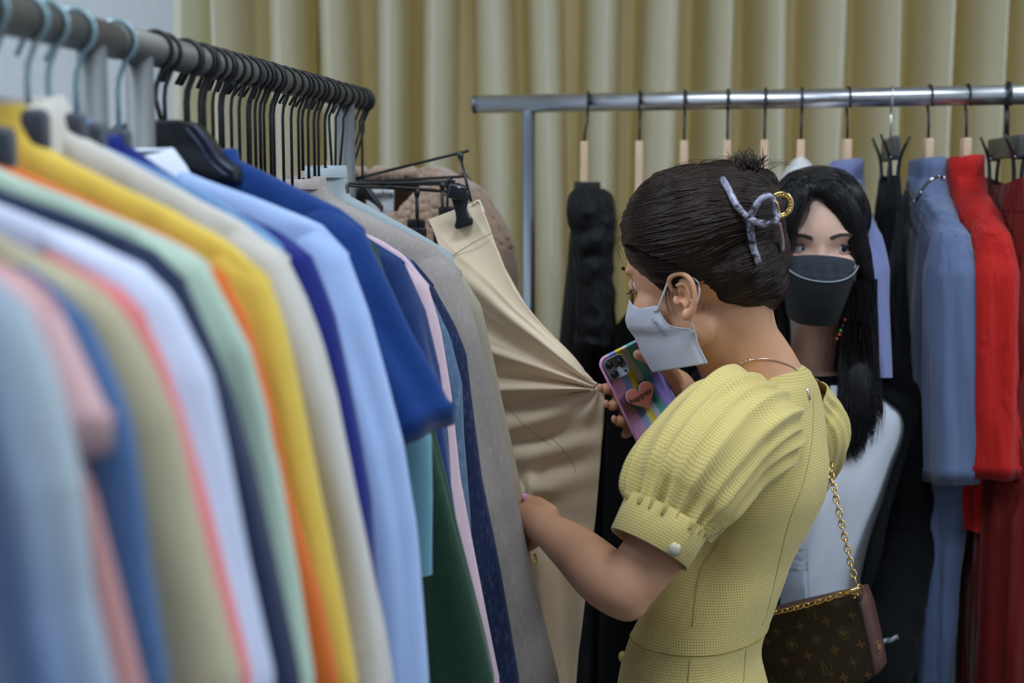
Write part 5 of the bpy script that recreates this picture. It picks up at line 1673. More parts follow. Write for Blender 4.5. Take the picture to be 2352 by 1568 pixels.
# nails
NAIL = plain('pink_nail', srgb(232, 168, 200), .15)
obj('finger_nail', ellipsoid(W(1206, 1142, 1.852), (.0052, .003, .0062), Matrix.Rotation(-.6, 3, 'Y')), NAIL, W1)
for x, y, Y in ((1379, 890, 1.868), (1393, 927, 1.868), (1411, 962, 1.868)):
    obj('finger_nail', ellipsoid(W(x - 1, y, Y), (.0038, .0045, .0056), None, 14, 10), plain('bare_nail', srgb(224, 160, 140), .2), W1)
obj('finger_nail', ellipsoid(W(1474, 813, 1.836), (.0085, .003, .0048), Matrix.Rotation(.25, 3, 'Y'), 16, 10), plain('bare_nail', srgb(224, 160, 140), .2), W1)
# bracelet and shoes
obj('bracelet', tube([W(1228, 1284, 1.79) + V((math.cos(a) * .002, math.sin(a) * .005, math.sin(a) * .005)) for a in [2 * PI * k / 24 for k in range(25)]], .0014, 8), GOLD, W1)
for q in (-1, 1):
    hip = zc_ + BL * (.075 * q)
    a_ = V((hip.x - .01, hip.y, .03))
    obj('shoe', loft([[a_ + BF * f_ + BL * (math.cos(2 * PI * k / 24) * w_) + V((0, 0, -.029 + h_ * max(0, math.sin(2 * PI * k / 24)) )) for k in range(24)] for f_, w_, h_ in ((-.045, .022, .05), (-.03, .034, .062), (.02, .037, .06), (.08, .040, .05), (.14, .036, .036), (.175, .018, .022))]), plain('beige_leather', srgb(200, 180, 150), .5), W1)

# =================================================== woman in black and white
W2 = thing('person', 'woman with long black hair, black mask and black cardigan over a white top', 'person', (.47, 2.16, 0))
RH2 = frame_mat((-.14, -.98, -.12), V((.05, 0, 1)))
R2, F2, U2 = RH2 @ V((1, 0, 0)), RH2 @ V((0, 1, 0)), RH2 @ V((0, 0, 1))
S2 = .94
HC2 = W(1886, 570, 2.06) - F2 * .084 * S2
parts = head_parts(HC2, RH2, S2, .95, .075)
parts += limb([W(1862, 700, 2.19), W(1850, 780, 2.19), W(1835, 850, 2.20), W(1830, 900, 2.2)], [.048, .049, .056, .07])
TOR2 = [(838, 1772, 1900, 2.2, .062), (868, 1690, 1985, 2.2, .075), (905, 1615, 2065, 2.2, .088), (960, 1600, 2080, 2.2, .10), (1080, 1625, 2040, 2.195, .115), (1200, 1650, 2010, 2.19, .105), (1320, 1655, 1990, 2.19, .098), (1440, 1640, 2010, 2.19, .105), (1568, 1620, 2040, 2.19, .115), (1750, 1610, 2050, 2.19, .12)]
B2F = V((-.25, -.97, 0)).normalized(); B2L = V((.97, -.25, 0)).normalized()
def tor2(grow, nn=72, fn=None, cut=None):
    T = catmull([tuple(W((a + b_) / 2, y, Y)) + (M((b_ - a) / 2, Y), d_) for y, a, b_, Y, d_ in TOR2], 5)
    return [ring_el(V(q[:3]), q[3] + grow, q[4] + grow, nn, B2L, B2F, .9, fn=(lambda t_, x, y: fn(t_, x, y, q[2])) if fn else None) for q in T]
parts.append(loft(tor2(-.012)[2:]))
for pts, rs in (([W(2052, 930, 2.19), W(2078, 1060, 2.20), W(2078, 1230, 2.2), W(2052, 1380, 2.10), W(2035, 1480, 2.02)], [.042, .038, .032, .028, .022]),
                ([W(1640, 930, 2.2), W(1620, 1100, 2.22), W(1610, 1270, 2.2), W(1640, 1380, 2.10), W(1680, 1440, 2.03)], [.042, .038, .032, .028, .022])):
    parts += limb(pts, rs)
parts += limb([W(2035, 1480, 2.02), W(2020, 1590, 1.98), W(2005, 1650, 1.96)], [.023, .022, .03])
for k in range(4):
    parts += finger([W(2008 + k * 4, 1660 + k * 6, 1.955 + k * .006), W(1990 + k * 3, 1700 + k * 8, 1.945 + k * .006), W(1982 + k * 3, 1735 + k * 8, 1.955 + k * .006)], .0085, .0065)
parts += finger([W(1998, 1640, 1.955), W(1975, 1660, 1.94), W(1962, 1685, 1.935)], .009, .007)
parts += limb([W(1680, 1440, 2.03), W(1700, 1470, 2.0)], [.022, .028])
for k in range(4):
    parts += finger([W(1700, 1460 + k * 14, 2.0), W(1722, 1480 + k * 14, 1.99), W(1728, 1500 + k * 14, 2.0)], .0085, .0065)
parts += finger([W(1695, 1450, 2.0), W(1712, 1440, 1.985), W(1725, 1438, 1.98)], .009, .007)
hz = W(1830, 1750, 2.19)
for q in (-1, 1):
    hip = V((hz.x, hz.y, hz.z)) + B2L * (.08 * q)
    knee = V((hip.x, hip.y - .01, .44)); ank = V((hip.x, hip.y, .075))
    parts += limb([hip, (hip + knee) / 2, knee, knee * .6 + ank * .4, ank], [.078, .066, .048, .047, .031])
    parts.append(tube([ank + V((0, 0, -.035)), ank + B2F * .07 + V((0, 0, -.05)), ank + B2F * .15 + V((0, 0, -.058))], [.034, .033, .02], 16, 4))
body2 = blob(parts, .0030, 5)
def carve2(co):
    for q in (-1, 1):
        ec = HC2 + RH2 @ V((q * .030 * S2, .080 * S2, .000))
        d = RH2.transposed() @ (co - ec)
        co = co - F2 * .0065 * math.exp(-((d.x / .017) ** 2 + (d.z / .010) ** 2))
    return co
displace(body2, carve2)
body2 = join([body2, ear_mesh(HC2 + R2 * .056 - U2 * .025 - F2 * .01, RH2, 1, .85), ear_mesh(HC2 - R2 * .056 - U2 * .025 - F2 * .01, RH2, -1, .85)])
obj('body', body2, SKIN2, W2)
b2tree = bvh(body2)
LASH = plain('lash_line', (.012, .009, .008, 1), .5)
for ex, ey, q in ((1841, 571, 1), (1932, 571, -1)):
    h, n_ = ray_hit(b2tree, ex, ey)
    ec = h + F2 * (-.0098)
    eyo = obj('eye', ellipsoid(ec, (.0122,) * 3, RH2, 32, 20), plain('eye_white2', (.62, .62, .64, 1), .12), W2)
    gz = (RH2 @ V((-.42, .9, .02))).normalized()     # gaze towards the right of the picture
    obj('iris', ellipsoid(ec + gz * .0088, (.0060, .0060, .0042), gz.to_track_quat('Z', 'Y').to_matrix(), 24, 14), plain('iris_dark', (.012, .008, .006, 1), .08), eyo)
    up = lambda a: 30 * (1 - abs(a) ** 2.2) - 4
    dn = lambda a: -20 * (1 - abs(a) ** 2.0) - 4
    R3 = RH2
    def lid3(e, hi, r0, r1, nu=28, nv=10, span=84):
        vs, fs = [], []
        for i in range(nv + 1):
            for j in range(nu + 1):
                aa = j / nu * 2 - 1
                a = math.radians(span * aa)
                lo = math.radians(e(aa)); b_ = lo + (math.radians(hi) - lo) * i / nv
                rr = r0 + (r1 - r0) * (i / nv)
                vs.append(ec + R3 @ V((math.sin(a) * math.cos(b_) * rr * 1.22, math.cos(a) * math.cos(b_) * rr, math.sin(b_) * rr)))
        for i in range(nv):
            for j in range(nu):
                k = i * (nu + 1) + j
                fs.append((k, k + 1, k + nu + 2, k + nu + 1))
        return mesh(vs, fs), vs[:nu + 1]
    m1, e1 = lid3(up, 80, .0138, .0120)
    m2, e2 = lid3(dn, -80, .0136, .0118)
    obj('eyelid', solid(m1, .0012), SKIN2, W2); obj('eyelid', solid(m2, .0012), SKIN2, W2)
    obj('lash_line', tube([p + F2 * .0004 for p in e1[2:-2]], [.0004 + .0006 * math.sin(PI * k / (len(e1) - 5)) for k in range(len(e1) - 4)], 6), LASH, W2)
    obj('lash_line', tube([p + F2 * .0003 for p in e2[4:-4]], .0003, 6), plain('lid_rim', srgb(150, 100, 84), .5), W2)
    # crease
    cr0 = [ec + R3 @ V((math.sin(a) * .0170, math.cos(a) * .0128 * 1.0, .0078 + .002 * math.cos(a))) for a in np.linspace(-1.0, 1.0, 9)]
# brows
rnd = random.Random(8)
lines = []
for (xa, ya, xb, yb, xm, ym) in ((1868, 548, 1822, 544, 1845, 536), (1906, 548, 1950, 541, 1930, 535)):
    for k in range(230):
        t_ = rnd.random()
        x = (1 - t_) ** 2 * xa + 2 * t_ * (1 - t_) * xm + t_ * t_ * xb
        y = (1 - t_) ** 2 * ya + 2 * t_ * (1 - t_) * ym + t_ * t_ * yb + rnd.uniform(-4.6, 4.6) * (1 - .5 * t_)
        h, n_ = ray_hit(b2tree, x, y)
        if h is None: continue
        d = (W(xb, yb, 2.06) - W(xa, ya, 2.06)).normalized()
        lines.append([h + F2 * .0002, h + d * .003 + F2 * .0009, h + d * .0065 + F2 * .0003])
free_strands('eyebrow', lines, plain('brow', (.06, .042, .036, 1), .6), W2, .00034)
# black mask: folded upper flap over a lower shell
MB_ = F('mask_black', srgb(26, 30, 34), rough=.75, weave=1500, bump=.1, sheen=.1)
MB2 = F('mask_black_flap', srgb(46, 54, 62), rough=.7, weave=1500, bump=.1, sheen=.15)
mp2 = [(.0, .094), (.02, .103), (.04, .111), (.06, .112), (.085, .108), (.105, .100), (.13, .088)]
mt2 = lambda a: -.0085 - .017 * a * a
seam2 = lambda a: -.050 + .030 * abs(a) ** 2.2 + .004 * a
mbt2 = lambda a: -.120 + .034 * abs(a) ** 5
ma, _, _, _ = mask_mesh(HC2, RH2, S2, mp2, mt2, seam2, 80, wid=.0585, fe=lambda v: .046, taper=.05)
# pleats of the flap around the nose
def pleat(co):
    q = RH2.transposed() @ (co - HC2)
    k = math.exp(-((q.z + .036) / .011) ** 2)
    return co - F2 * (.004 * k * (.5 + .5 * math.cos(q.x * 300 + 0))) 
displace(ma, pleat)
mo = obj('face_mask', solid(ma, .0012), MB2, W2)
mo['label'] = 'black folded mask'
mb_, _, _, _ = mask_mesh(HC2, RH2, S2, mp2, lambda a: seam2(a) + .004, mbt2, 80, off=.004, wid=.0565, fe=lambda v: .046 - .02 * v, taper=.26)
obj('lower_shell', solid(mb_, .0012), MB_, mo)
def mpt(a, u, off):
    am = math.radians(80); ang = a * am
    ff = lerp_tab(mp2, -u) + off
    w_ = (.0580 + off) * (1 - .05 * max(0, min(1, (-u - .05) / .07)))
    cq = max(0, (math.cos(ang) - math.cos(am)) / (1 - math.cos(am))) ** .72
    return HC2 + RH2 @ (V((w_ * math.sin(ang) / math.sin(am), .046 + (ff - .046) * cq, u)) * S2)
obj('light_piping', tube([mpt(a, seam2(a) + .004, .005) for a in np.linspace(-1, 1, 30)], .0010, 8), plain('pale_piping', srgb(150, 162, 172), .6), mo)
STI = plain('mask_stitch', srgb(92, 104, 114), .7)
for du in (.004, .009, .016):
    for k in range(36):
        a = -.9 + 1.8 * k / 35
        obj('stitch', tube([mpt(a, mt2(a) - du, .0012), mpt(a + .022, mt2(a) - du, .0012)], .00035, 5), STI, mo) if (du < .016 or k % 2) else None
for sg in (-1, 1):
    a0 = mpt(sg, -.022, 0); a1 = mpt(sg, -.05, 0); e_ = HC2 + R2 * (.070 * sg) - U2 * .02 - F2 * .012
    obj('ear_loop', tube([a0, (a0 + e_) / 2 + R2 * .004 * sg + U2 * .006, e_ + U2 * .02, e_ - F2 * .01, e_ - U2 * .03, a1], .0012, 8, 4), MB_, mo)

# hair of the second woman
HY2 = 2.16
cap = [ellipsoid(HC2 + RH2 @ V((0, -.030, .028)), (.079, .086, .080), RH2, 36, 24), ellipsoid(HC2 + RH2 @ V((0, -.014, .056)), (.068, .068, .047), RH2, 36, 24),
       ellipsoid(HC2 + RH2 @ V((0, -.05, -.04)), (.076, .06, .10), RH2, 36, 24)]
# the two curtains of hair falling beside the face
def lockline(pts, rs, flat=.45, ref=None):
    return tube([W(*p) for p in pts], rs, 18, 5, ref=ref, flat=flat)
RREF = V((1, 0, 0))
cap += [tube([W(*p) for p in pts], rs, 18, 5) for pts, rs in (
    ([(1862, 424, 2.085), (1902, 438, 2.066), (1946, 490, 2.064), (1968, 552, 2.075), (1984, 636, 2.095), (1978, 730, 2.12), (1968, 820, 2.11), (1966, 920, 2.09), (1962, 1000, 2.085)], [.012, .019, .018, .0165, .017, .022, .028, .027, .016]),
    ([(1882, 430, 2.13), (1930, 456, 2.13), (1964, 530, 2.15), (1982, 640, 2.17), (2000, 760, 2.17), (1995, 880, 2.13), (1980, 980, 2.11)], [.02, .022, .018, .018, .022, .024, .014]),
    ([(1862, 424, 2.085), (1838, 446, 2.066), (1813, 500, 2.064), (1798, 560, 2.075), (1782, 640, 2.095), (1786, 760, 2.13), (1790, 860, 2.13)], [.012, .019, .019, .018, .018, .02, .016]),
    ([(1846, 430, 2.13), (1804, 454, 2.13), (1776, 530, 2.15), (1768, 640, 2.17), (1766, 780, 2.18)], [.02, .022, .018, .02, .02]))]
hm2 = blob(cap, .003, 8)
hm2 = displace(hm2, lambda co: co + V((co.x - HC2.x, co.y - HC2.y, 0)).normalized() * (.0022 * nz(co.x * 90, co.y * 60, co.z * 5)))
obj('hair', hm2, HAIR2, W2)
ht2 = bvh(hm2)
GR = [[(1862, 412), (1900, 470), (1930, 540), (1958, 620), (1950, 760), (1945, 880), (1950, 1000)],
      [(1866, 408), (1920, 450), (1955, 530), (1975, 640), (1965, 780), (1960, 900), (1960, 1010)],
      [(1872, 404), (1940, 442), (1975, 530), (1990, 650), (1990, 790), (1980, 900), (1975, 1000)],
      [(1880, 400), (1955, 448), (1990, 560), (2000, 680), (2010, 800), (2005, 900), (1990, 980)]]
GL = [[(1860, 412), (1836, 470), (1818, 520), (1802, 590), (1800, 700)], [(1856, 408), (1815, 450), (1795, 520), (1788, 620), (1785, 760)], [(1850, 404), (1800, 440), (1778, 520), (1770, 640), (1768, 780)]]
strands('hair_strands', GR, ht2, 420, HAIR2, W2, r=.0007, jit=5, off=.001, np_=26, seed=21)
GT1 = [[(1864, 424), (1888, 408), (1925, 410), (1955, 436), (1975, 490)], [(1862, 417), (1886, 399), (1925, 398), (1962, 428), (1984, 500)], [(1860, 411), (1880, 394), (1915, 390), (1955, 410), (1985, 470)]]
GT2 = [[(1858, 422), (1836, 408), (1806, 412), (1788, 440), (1778, 490)], [(1856, 415), (1832, 399), (1802, 402), (1778, 432), (1768, 480)], [(1858, 409), (1838, 394), (1812, 394), (1784, 412)]]
strands('hair_strands', GT1, ht2, 420, HAIR2, W2, r=.0011, jit=4, off=.0012, np_=16, seed=25)
strands('hair_strands', GT2, ht2, 300, HAIR2, W2, r=.0011, jit=4, off=.0012, np_=16, seed=26)
strands('hair_strands', GL, ht2, 200, HAIR2, W2, r=.0007, jit=5, off=.001, np_=20, seed=22)
lines = []
rnd = random.Random(5)
for k in range(760):     # long ends over the shoulder
    t_ = rnd.random()
    x0 = 1935 + 80 * t_; Y0 = 2.10 - .03 * math.sin(PI * t_) + rnd.uniform(-.02, .02)
    x1 = 1925 + 95 * t_ + rnd.uniform(-10, 10)
    yb = 1062 - 170 * max(0, t_ - .5) * 2 * rnd.uniform(.3, 1) - rnd.uniform(0, 50)
    Ye = 2.075 + rnd.uniform(-.012, .012)
    lines.append([W(x0, 700 + rnd.uniform(-60, 60), Y0), W(x0 - 2 + rnd.uniform(-8, 8), 850, Ye + .015), W((x0 + x1) / 2 + rnd.uniform(-14, 14), 940, Ye), W(x1, yb, Ye - .002)])
free_strands('long_ends', lines, HAIR2, W2, .0011)
lines = []
for k in range(46):
    s_ = rnd.choice((0, 0, 1))
    if s_:
        x, y = 1864 + rnd.uniform(-3, 3), 450
        lines.append([W(x, y, 2.050), W(x - 14 + rnd.uniform(-5, 5), 500, 2.046), W(1832 + rnd.uniform(-6, 6), 540 + rnd.uniform(-20, 10), 2.050)])
    else:
        x = 1905 + rnd.uniform(0, 30)
        lines.append([W(x, 470 + (x - 1905) * .8, 2.078), W(x + 20, 515, 2.068), W(x + 30 + rnd.uniform(-4, 8), 560 + rnd.uniform(-10, 30), 2.078)])
free_strands('loose_wisps', lines, HAIR2, W2, .0003)
# earring with small beads
er = obj('earring', tube([W(1952, 668, 2.105), W(1956, 690, 2.095), W(1950, 712, 2.085), W(1944, 725, 2.08)], .0008, 6, 4), plain('silver', (.75, .75, .78, 1), .15, 1), W2)
for x, y, c, nm in ((1941, 735, (150, 60, 70), 'a'), (1931, 759, (40, 150, 80), 'b'), (1928, 768, (190, 70, 50), 'c'), (1922, 778, (150, 50, 60), 'd'), (1936, 748, (60, 40, 70), 'e')):
    obj('bead', ellipsoid(W(x, y, 2.072), (.0026,) * 3, nu=12, nv=8), plain('bead_' + nm, srgb(*c), .25), er)

# white top
WT = F('white_knit', srgb(206, 210, 222), rough=.85, sheen=.2, wrinkle=.12)
zw2 = W(1830, 1260, 2.15).z
top2 = tor2(.002, 160, fn=lambda t_, x, y, z: (x, y + (.022 * math.exp(-((z - zw2) / .14) ** 2) + .016 * nz(x * 20 + (z - 1) * 5, z * 2.6, 1) + .007 * nz(x * 45 - z * 16, z * 6, 4)) * max(0, math.sin(t_))))
obj('white_top', loft(top2[5:], caps=False, capb=False), WT, W2)['label'] = 'white top'
# black neckline band, cardigan
CB = F('black_knit', srgb(10, 12, 15), rough=.9, sheen=.02, wrinkle=.25, spec=.1)
nb = tor2(.004, 96)
obj('black_collar', loft([[V((p.x, p.y, p.z)) for p in r_] for r_ in nb[2:9]], caps=False, capb=False), CB, W2)
cg = []
cr2 = tor2(.013, 120, fn=lambda t_, x, y, z: (x + .004 * nz(z * 12, t_), y + (.020 * math.exp(-((z - zw2) / .14) ** 2) + .012 * nz(x * 16, z * 5, 3) + .006 * nz(x * 40, z * 14, 7)) * math.copysign(1, math.sin(t_))))
vs, fs = [], []
sel = cr2[3:]
m = len(sel)
for i, r_ in enumerate(sel):
    s_ = i / (m - 1)
    g0 = math.radians(-142 + 0 * s_ + 18 * math.sin(s_ * 9)); g1 = math.radians(-142 + 360 - (106 - 30 * s_ + 8 * math.sin(s_ * 14)))
    # opening centred on the chest (angle +90 deg faces forward)
    lo = math.radians(90 + 52 - 6 * math.sin(s_ * 8)); hi = math.radians(90 + 360 - 56 - 6 * math.sin(PI * s_) + 14 * s_ * s_ + 4 * math.sin(s_ * 13))
    for j in range(81):
        a = lo + (hi - lo) * j / 80
        k = (a / (2 * PI) * 120) % 120
        k0 = int(k) % 120; k1 = (k0 + 1) % 120; w_ = k - int(k)
        vs.append(r_[k0] * (1 - w_) + r_[k1] * w_)
for i in range(m - 1):
    for j in range(80):
        a = i * 81 + j
        fs.append((a, a + 1, a + 82, a + 81))
obj('cardigan', solid(mesh(vs, fs), .004), CB, W2)
def sleeve_tube(pts, rs, seed, n=40):
    T = catmull([tuple(W(*p)) + (r_,) for p, r_ in zip(pts, rs)], 8)
    P = [V(t_[:3]) for t_ in T]; fr = frames(P); rings = []
    for i, (p, t4, (t_, u, v)) in enumerate(zip(P, T, fr)):
        r_ = t4[3]
        rings.append([p + (u * math.cos(a) + v * math.sin(a)) * (r_ * (1 + .10 * nz(math.cos(a) * 1.4 + seed, math.sin(a) * 1.4, i * .28) + .03 * math.sin(i * .9 + 2 * a))) for a in [2 * PI * k / n for k in range(n)]])
    return loft(rings, caps=False, capb=False)
obj('cardigan_sleeve', sleeve_tube([(1990, 900, 2.19), (2040, 935, 2.19), (2066, 1000, 2.185), (2076, 1100, 2.18), (2078, 1220, 2.17), (2068, 1320, 2.13), (2052, 1420, 2.07), (2036, 1520, 2.01), (2020, 1610, 1.98)], [.045, .055, .052, .050, .048, .046, .042, .040, .034], 3), CB, W2)
obj('cardigan_sleeve', sleeve_tube([(1670, 900, 2.2), (1640, 935, 2.2), (1620, 1100, 2.22), (1610, 1270, 2.2), (1640, 1375, 2.11), (1675, 1432, 2.04)], [.05, .055, .052, .05, .042, .034], 5), CB, W2)
cz = []
for k in range(34):
    t_ = k / 33
    x = 2018 + 44 * t_; y = 1478 - 14 * t_ + 1.5 * math.sin(t_ * 12)
    cz += [W(x, y - 6, 1.975), W(x + 1.1, y + 5, 1.975)]
obj('overlock_stitch', tube(cz, .00055, 5), plain('white_thread', srgb(190, 200, 210), .8), W2)
obj('trousers', loft([ring_el(V((hz.x, hz.y, z)), .165 - .02 * (hz.z - z), .125 - .02 * (hz.z - z), 48, B2L, B2F) for z in np.linspace(hz.z + .03, hz.z - .14, 6)], caps=False), CB, W2)
for q in (-1, 1):
    hip = V((hz.x, hz.y, hz.z)) + B2L * (.082 * q)
    obj('trouser_leg', tube([hip + V((0, 0, -.05)), V((hip.x, hip.y, .45)), V((hip.x, hip.y, .08))], [.092, .078, .07], 28, 5, caps=False), CB, W2)
    a_ = V((hip.x, hip.y, .03))
    obj('shoe', loft([[a_ + B2F * f_ + B2L * (math.cos(2 * PI * k / 24) * w_) + V((0, 0, -.029 + h_ * max(0, math.sin(2 * PI * k / 24)))) for k in range(24)] for f_, w_, h_ in ((-.045, .022, .05), (-.03, .034, .062), (.02, .037, .06), (.08, .040, .05), (.14, .036, .036), (.175, .018, .022))]), plain('black_leather', (.02, .02, .02, 1), .4), W2)
# ------------------------------------------------------------------ phone in the raised hand
def plane_frame(O, X_, Y_):
    ax = (V(X_) - V(O)).normalized()
    n = ax.cross(V(Y_) - V(O)).normalized()
    ay = n.cross(ax).normalized()
    return ax, ay, n
pTL, pTR, pBL = W(1371, 826, 1.872), W(1486, 768, 1.885), W(1448, 1018, 1.865)
ax, ay, n = plane_frame(pTL, pTR, pBL)      # ax across, ay down, n away from the camera
if n.y < 0: n = -n
PWD, PHT, PTH = .0735, .147, .0085
ax_len = PWD
pc = pTL + ax * PWD / 2 + ay * PHT / 2 + n * PTH / 2
ph = thing('phone', 'phone in a pastel striped case with a pink heart grip, held up in one hand', 'phone', tuple(pc))
mc, nt, b = nodes_of('striped_case')
L = nt.links.new
uvn = N(nt, 'ShaderNodeUVMap'); uvn.uv_map = 'uv'
sp = N(nt, 'ShaderNodeSeparateXYZ'); L(uvn.outputs[0], sp.inputs[0])
s1 = N(nt, 'ShaderNodeMath', operation='MULTIPLY'); s1.inputs[1].default_value = 16; L(sp.outputs[1], s1.inputs[0])
s2 = N(nt, 'ShaderNodeMath', operation='SINE'); L(s1.outputs[0], s2.inputs[0])
s3 = N(nt, 'ShaderNodeMath', operation='MULTIPLY_ADD'); s3.inputs[1].default_value = .022; L(s2.outputs[0], s3.inputs[0]); L(sp.outputs[0], s3.inputs[2])
cr = N(nt, 'ShaderNodeValToRGB'); cr.color_ramp.interpolation = 'CONSTANT'
E_ = cr.color_ramp.elements
cols = [(0, (240, 172, 222)), (.24, (146, 168, 228)), (.37, (250, 222, 60)), (.50, (232, 230, 242)), (.60, (104, 214, 188)), (.735, (176, 156, 240))]
E_[0].position = 0; E_[0].color = srgb(*cols[0][1]); E_[1].position = cols[1][0]; E_[1].color = srgb(*cols[1][1])
for p_, c_ in cols[2:]:
    e = E_.new(p_); e.color = srgb(*c_)
L(s3.outputs[0], cr.inputs[0]); L(cr.outputs[0], b.inputs['Base Color']); b.inputs['Roughness'].default_value = .5
def rrect(w_, h_, r_, seg=8):
    pts = []
    for cx, cy, a0 in ((w_ / 2 - r_, h_ / 2 - r_, 0), (-w_ / 2 + r_, h_ / 2 - r_, 90), (-w_ / 2 + r_, -h_ / 2 + r_, 180), (w_ / 2 - r_, -h_ / 2 + r_, 270)):
        for k in range(seg + 1):
            a = math.radians(a0 + 90 * k / seg)
            pts.append((cx + r_ * math.cos(a), cy + r_ * math.sin(a)))
    return pts
def slabr(c, w_, h_, r_, th, edge, front=None):
    """rounded slab; front side towards the camera"""
    prof = [(-th / 2, edge), (-th / 2 + edge * .3, edge * .3), (-th / 2 + edge, 0), (th / 2 - edge, 0), (th / 2, edge)]
    rings, uvs = [], []
    for z, ins in prof:
        pts = rrect(w_ - 2 * ins, h_ - 2 * ins, max(.001, r_ - ins))
        rings.append([c + ax * x + ay * y + n * z for x, y in pts])
        uvs += [(x / w_ + .5, y / h_ + .5) for x, y in pts]
    m = len(rings[0])
    fs = []
    for i in range(len(rings) - 1):
        for j in range(m):
            fs.append((i * m + j, i * m + (j + 1) % m, (i + 1) * m + (j + 1) % m, (i + 1) * m + j))
    fs.append(tuple(range(m))); fs.append(tuple((len(rings) - 1) * m + j for j in range(m)))
    return mesh([v for r in rings for v in r], fs, uvs)
obj('case', slabr(pc, PWD, PHT, .0125, PTH, .0025), mc, ph)
obj('screen', slabr(pc + n * (PTH / 2), PWD - .004, PHT - .004, .011, .0012, .0004), plain('screen_glass', (.01, .01, .012, 1), .08), ph)
bc = pc - n * (PTH / 2 + .0006) - ax * (PWD / 2 - .0195) - ay * (PHT / 2 - .0205)
bk_ = obj('camera_block', slabr(bc, .029, .030, .0075, .0022, .0006), plain('camera_glass', srgb(176, 184, 198), .25), ph)
for x, y in ((-.0072, -.0065), (.0072, -.0045), (-.0068, .0078)):
    q = bc + ax * x + ay * y - n * .0016
    ln = obj('lens', tube([q - n * .0008, q + n * .001], .0052, 24), plain('lens_black', (.012, .012, .014, 1), .1), bk_)
    obj('lens_ring', tube([q - n * .0009 + (ax * math.cos(a) + ay * math.sin(a)) * .0052 for a in [2 * PI * k / 24 for k in range(25)]], .0005, 6), plain('ring_grey', (.12, .13, .14, 1), .3, .8), bk_)
q = bc + ax * .0085 + ay * .0088 - n * .0016
obj('flash', tube([q - n * .0004, q + n * .001], .0016, 14), plain('lens_black', (.012, .012, .014, 1), .1), bk_)
# heart grip
hc = pc - n * (PTH / 2 + .0035) + ax * (-.0045) + ay * (-.004)
heart = []
for k in range(60):
    t_ = 2 * PI * k / 60
    x = 16 * math.sin(t_) ** 3; y = 13 * math.cos(t_) - 5 * math.cos(2 * t_) - 2 * math.cos(3 * t_) - math.cos(4 * t_)
    heart.append((x, -y))
hrot = -.05
def heart_layer(sc, th, dz, mat, name):
    pts = [((x * math.cos(hrot) - y * math.sin(hrot)) * sc, (x * math.sin(hrot) + y * math.cos(hrot)) * sc) for x, y in heart]
    return obj(name, extrude_poly(pts, hc + n * dz, ax, ay, th, .0004), mat, ph)
hb = heart_layer(.00128, .0025, .0012, plain('grip_rim', srgb(214, 196, 200), .3), 'grip_rim')
mh, nt, b = nodes_of('heart_pink')
tc = N(nt, 'ShaderNodeTexCoord'); n1 = N(nt, 'ShaderNodeTexVoronoi'); n1.inputs['Scale'].default_value = 260
nt.links.new(tc.outputs['Object'], n1.inputs['Vector'])
mr = N(nt, 'ShaderNodeMapRange'); mr.inputs[1].default_value = 0; mr.inputs[2].default_value = .22; mr.inputs[3].default_value = .7; mr.inputs[4].default_value = 0
nt.links.new(n1.outputs['Distance'], mr.inputs[0])
nt.links.new(mixc(nt, mr.outputs[0], srgb(216, 128, 116), srgb(236, 176, 160)), b.inputs['Base Color']); b.inputs['Roughness'].default_value = .3
hh = heart_layer(.00124, .0012, -.0006, mh, 'heart_grip')
tm = Matrix((ax, -ay, ax.cross(-ay))).transposed()
tt = Matrix.Rotation(-.06, 3, n)
text('happier.', 'heart_lettering', hc - n * .0014 - ay * .0005, .0112, INK, hh, rotm=tt @ tm, bold=.00022, ext=.0001)
sock = obj('grip_post', tube([hc + n * .003, hc + n * .001], .008, 20), plain('grip_rim', (1, 1, 1, 1)), ph)

# ------------------------------------------------------------------ handbag on its chain
bTL, bTR, bBR = W(1700, 1424, 1.90), W(1966, 1362, 1.80), W(2010, 1568, 1.79)
bx = (bTR - bTL).normalized(); bn = bx.cross(bBR - bTR).normalized()
if bn.y < 0: bn = -bn                       # away from the camera
by = bn.cross(bx).normalized()
if by.z > 0: by = -by
bag = thing('handbag', 'small brown monogram canvas handbag hanging on a gold chain behind the yellow dress', 'handbag', tuple(bTR))
CANV = plain('brown_canvas', srgb(46, 34, 24), .5, 0, .4, .6, 700)
LEA = plain('brown_leather', srgb(86, 54, 46), .5, 0, .4, .4, 500)
def bagpx(x, y):
    d = RAY(x, y); o_ = V((0, 0, CAMZ))
    k = (bTR - o_).dot(bn) / d.dot(bn)
    return o_ + d * k
def bag2(p): return ((p - bTR).dot(bx), (p - bTR).dot(by))
oc = [(1690, 1427), (1962, 1364), (1976, 1400), (1992, 1470), (2003, 1525), (2006, 1545), (2000, 1556), (1985, 1564), (1900, 1588), (1790, 1614), (1742, 1624), (1722, 1618), (1712, 1600)]
poly = [bag2(bagpx(x, y)) for x, y in oc]
DEP = .044
def in_panel(p2, lift=0): return bTR + bx * p2[0] + by * p2[1] - bn * lift
obj('front_panel', extrude_poly(poly, bTR + bn * .0015, bx, by, .004, .0012), CANV, bag)
obj('back_panel', extrude_poly(poly, bTR + bn * (DEP + .0015), bx, by, .004, .0012), CANV, bag)
gs = []
for p2 in poly[1:]:
    gs.append(p2)
gv, gf = [], []
for p2 in gs:
    gv.append(in_panel(p2) + bn * .002 + bx * .0007); gv.append(in_panel(p2) + bn * (DEP * .5) + bx * .003); gv.append(in_panel(p2) + bn * DEP + bx * .0007)
for i in range(len(gs) - 1):
    for q in (0, 1):
        gf.append((3 * i + q, 3 * i + q + 1, 3 * i + q + 4, 3 * i + q + 3))
obj('gusset', solid(mesh(gv, gf), .0022), LEA, bag)
